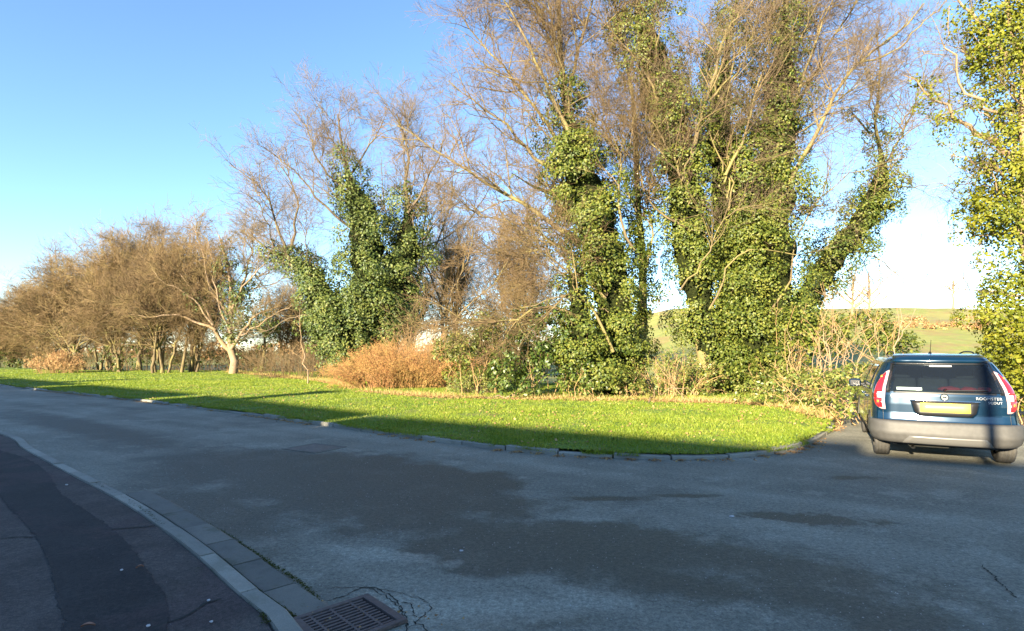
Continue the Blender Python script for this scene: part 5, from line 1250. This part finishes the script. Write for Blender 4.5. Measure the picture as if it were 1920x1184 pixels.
# ------------------------------------------------------------------ ironwork and small things in the road
M['iron'] = simple('cast_iron', (0.085, 0.065, 0.06), .6, .3, (0.14, 0.105, 0.095), 25, 0, .3)
M['pit'] = simple('drain_pit', (0.006, 0.006, 0.006), .9)
gc = G(655, 1166); g1 = G(575, 1165)[:2]; g2 = G(686, 1128)[:2]; du = nrm(g2 - g1); rz = math.atan2(du[1], du[0])
dr = empty('drain_grate', (gc[0], gc[1] - .02, .004), rz); tag(dr, 'rusty slotted cast iron drain grate beside the near kerb', 'drain grate')
LX, LY = .46, .44
box_obj('pit', (0, 0, -.02), (LX - .02, LY - .02, .044), M['pit'], dr)
for c_, s_ in (((0, LY / 2, .012), (LX + .05, .035, .024)), ((0, -LY / 2, .012), (LX + .05, .035, .024)), ((LX / 2, 0, .012), (.05, LY - .036, .0236)), ((-LX / 2, 0, .012), (.05, LY - .036, .0236))):
    box_obj('frame', c_, s_, M['iron'], dr, 0, .003)
for q in (-.13, 0.0, .13): box_obj('cross_bar', (q - .02, 0, .0105), (.016, LY - .04, .019), M['iron'], dr)
for k in range(11): box_obj('bar', (-.015, -LY / 2 + .04 + k * (LY - .08) / 10, .010), (LX - .052, .016, .0185), M['iron'], dr)
# utility cover set in the far carriageway
gm = G(590, 841); mc = empty('utility_cover', (gm[0], gm[1], .003), math.atan2(RD[1], RD[0]) + .1); tag(mc, 'flat iron utility cover set in the road near the far kerb', 'manhole cover')
t = NT('cover_iron'); f_ = t.noise(t.coord(), 12, 5); t.base(t.ramp(f_, (.3, (.075, .066, .06)), (.7, (.15, .135, .12)))); t.rough(.6); ck = t.node('ShaderNodeTexChecker'); ck.inputs['Scale'].default_value = 40; t.l.new(t.coord(), ck.inputs[0]); t.bump(ck.outputs['Fac'], .4, .004)
box_obj('lid', (0, 0, .004), (.62, .52, .008), t.m, mc)
for c_, s_ in (((0, .30, .004), (.76, .06, .010)), ((0, -.30, .004), (.76, .06, .010)), ((.355, 0, .004), (.06, .538, .0096)), ((-.355, 0, .004), (.06, .538, .0096))): box_obj('surround', c_, s_, M['slab'], mc)
# cracks round the drain
def ribbon(name, pts, w, z, mat, parent, rng, jit=.012):
    l = resample(catmull([G(*p)[:2] for p in pts], .05), .022); l = l + rng.normal(0, .0075, l.shape) + np.cumsum(rng.normal(0, .003, l.shape), 0); n = len(l)
    ww = w * rng.uniform(.25, 1.3, n); ww[0] *= .2; ww[-1] *= .2
    t_ = nrm(np.gradient(l, axis=0)); nn_ = np.stack([-t_[:, 1], t_[:, 0]], 1)
    v = np.vstack([np.c_[l + nn_ * ww[:, None], np.full(n, z)], np.c_[l - nn_ * ww[:, None], np.full(n, z)]])
    return pyd(name, v, [(k, n + k, n + k + 1, k + 1) for k in range(n - 1)], mat, parent)
rng = np.random.default_rng(7)
for pts, w in (([(612, 1128), (650, 1118), (672, 1106), (698, 1101), (728, 1112), (752, 1130), (765, 1160), (770, 1184)], .005), ([(672, 1106), (690, 1104), (720, 1118), (740, 1135), (756, 1150), (768, 1175)], .004),
               ([(620, 1103), (700, 1100), (770, 1112), (808, 1130), (790, 1158), (770, 1172)], .0035), ([(752, 1130), (768, 1135), (772, 1160)], .004), ([(775, 1165), (800, 1184), (830, 1200)], .004),
               ([(1840, 1060), (1880, 1100), (1905, 1125)], .006)):
    ribbon('crack', pts, w, .0035, M['crack'], road, rng)
# moss in the joints of the near kerb
def moss(name, pts, n, spread, label, zz):
    l = resample(catmull([G(*p)[:2] for p in pts], .05), .03); k = rng.integers(0, len(l), n); q = l[k] + rng.normal(0, spread, (n, 2)); keep = hash_noise(q[:, 0], q[:, 1], 5, 3) > -.45; q = q[keep]
    p = np.c_[q, zz + rng.uniform(0, .008, len(q))]
    o = link(name, leaves_mesh(name, p, np.tile([[0, 0, 1.]], (len(p), 1)), .012, rng), M['moss']); tag(o, label, 'moss', kind='stuff')
moss('moss', [(240, 936), (300, 976), (400, 1046), (480, 1112), (560, 1166)], 3500, .009, 'green moss in the joint between near kerb and gutter slabs', .012)
moss('moss', [(330, 952), (430, 1008), (510, 1060), (565, 1095), (598, 1130)], 1800, .012, 'green moss along the outer edge of the gutter slabs', .004)
moss('moss', [(180, 912), (260, 958), (380, 1050), (470, 1130), (500, 1180)], 1800, .012, 'green moss on the pavement side of the near kerb', .036)
# loose things on the pavement and road
def stone(px, py, r, z=.036, label='', c='stone'):
    g = G(px, py, z); bm = bmesh.new(); bmesh.ops.create_icosphere(bm, subdivisions=2, radius=r)
    for v_ in bm.verts: v_.co = Vector((v_.co.x * 1.3, v_.co.y, v_.co.z * .6)) * (1 + .15 * math.sin(v_.co.x * 400 + px))
    o = bm_obj('pebble', bm, M['pebble'], None); o.location = (g[0], g[1], z + r * .45); tag(o, label, 'pebble', 'pale pebbles on the ground')
M['pebble'] = simple('pebble', (.42, .40, .40), .8, 0, (.55, .53, .52), 30)
for px, py, r, lab in ((228, 1070, .010, 'pale pebble on the dark repair strip of the pavement'), (391, 1127, .010, 'pale pebble on the pavement beside the near kerb'), (278, 1175, .011, 'pale pebble on the pavement at the bottom edge, left one'), (396, 1167, .009, 'pale pebble on the pavement at the bottom edge, right one'), (125, 910, .012, 'pale pebble on the pavement at far left')):
    stone(px, py, r, .0385, lab)
for px, py, r, lab in ((865, 1034, .012, 'pale pebble on the road left of the dark patch'), (1372, 970, .018, 'pale stone lying on the road in the middle distance')): stone(px, py, r, .0, lab)
def fallen(px, py, L_, rz_, lab, zz):
    g = G(px, py, zz); n = 9; v, f = [], []
    for k in range(n):
        t = k / (n - 1); w_ = .36 * L_ * math.sin(math.pi * t ** .8) + .001; cz = .012 * math.sin(t * 3)
        for u in (-1, -.4, .4, 1): v.append(((t - .5) * L_, u * w_ / 2, .004 + cz + .012 * abs(u) ** 1.5))
    for k in range(n - 1):
        for c_ in range(3): f.append((k * 4 + c_, k * 4 + c_ + 1, k * 4 + c_ + 5, k * 4 + c_ + 4))
    o = pyd('fallen_leaf', v, f, M['leaf_one'], None, True); o.location = g; o.rotation_euler = (0, 0, rz_); tag(o, lab, 'leaf', 'fallen leaves')
M['leaf_one'] = simple('dead_leaf', (.28, .13, .08), .7, 0, (.40, .22, .14), 20)
fallen(165, 1178, .075, .2, 'dead brown leaf on the pavement at the bottom edge', .039); fallen(262, 1067, .05, .6, 'small dead leaf beside the dark repair strip', .035)
# loose grit on the near road
n = 5200; yy = rng.uniform(2.6, 9.5, n); xx = rng.uniform(-1, 1, n) * yy * .95; keep = inside(road_poly, xx, yy); xx, yy = xx[keep], yy[keep]; n = len(xx); s_ = rng.uniform(.002, .0065, n)
tet = np.array([[-1, -.7, 0], [1, -.6, 0], [0, 1, 0], [.1, .1, 1.0]]); a = rng.uniform(0, 6.28, n); ca, sa = np.cos(a)[:, None], np.sin(a)[:, None]
v = np.stack([xx[:, None] + (tet[None, :, 0] * ca - tet[None, :, 1] * sa) * s_[:, None], yy[:, None] + (tet[None, :, 0] * sa + tet[None, :, 1] * ca) * s_[:, None], .001 + tet[None, :, 2] * s_[:, None]], -1).reshape(-1, 3)
f = (np.arange(n)[:, None, None] * 4 + np.array([[0, 1, 3], [1, 2, 3], [2, 0, 3]])[None]).reshape(-1, 3)
o = link('road_grit', mesh_np('road_grit', v, f), simple('grit', (.10, .095, .085), .85, 0, (.5, .48, .44), 9)); tag(o, 'loose grit scattered over the road surface', 'grit', kind='stuff')
n = 90; q = np.array([gc[0], gc[1]]) + np.stack([rng.normal(-.05, .3, n), rng.normal(0, .13, n)], 1)
o = link('gully_litter', leaves_mesh('gully_litter', np.c_[q, rng.uniform(.006, .03, n)], np.tile([[0, 0, 1.]], (n, 1)), .022, rng), M['litter']); tag(o, 'bits of dead leaf caught round the drain grate', 'leaf litter', kind='stuff')
# debris in the far gutter
n = 5200; k = rng.integers(i0 + 14, len(far_line) - 8, n); ofs = np.abs(rng.normal(0, .07, n)); tl_ = nrm(np.gradient(far_line, axis=0)); nl_ = np.stack([tl_[:, 1], -tl_[:, 0]], 1)
q = far_line[k] + nl_[k] * ofs[:, None] + rng.normal(0, .05, (n, 2)); keep = hash_noise(q[:, 0], q[:, 1], 1.3, 17) > -.05; q = q[keep]
o = link('gutter_litter', leaves_mesh('gutter_litter', np.c_[q, rng.uniform(.004, .02, len(q))], np.tile([[0, -.2, 1.]], (len(q), 1)), .035, rng), M['litter']); tag(o, 'dead leaves and dirt lying along the far kerb', 'leaf litter', kind='stuff')
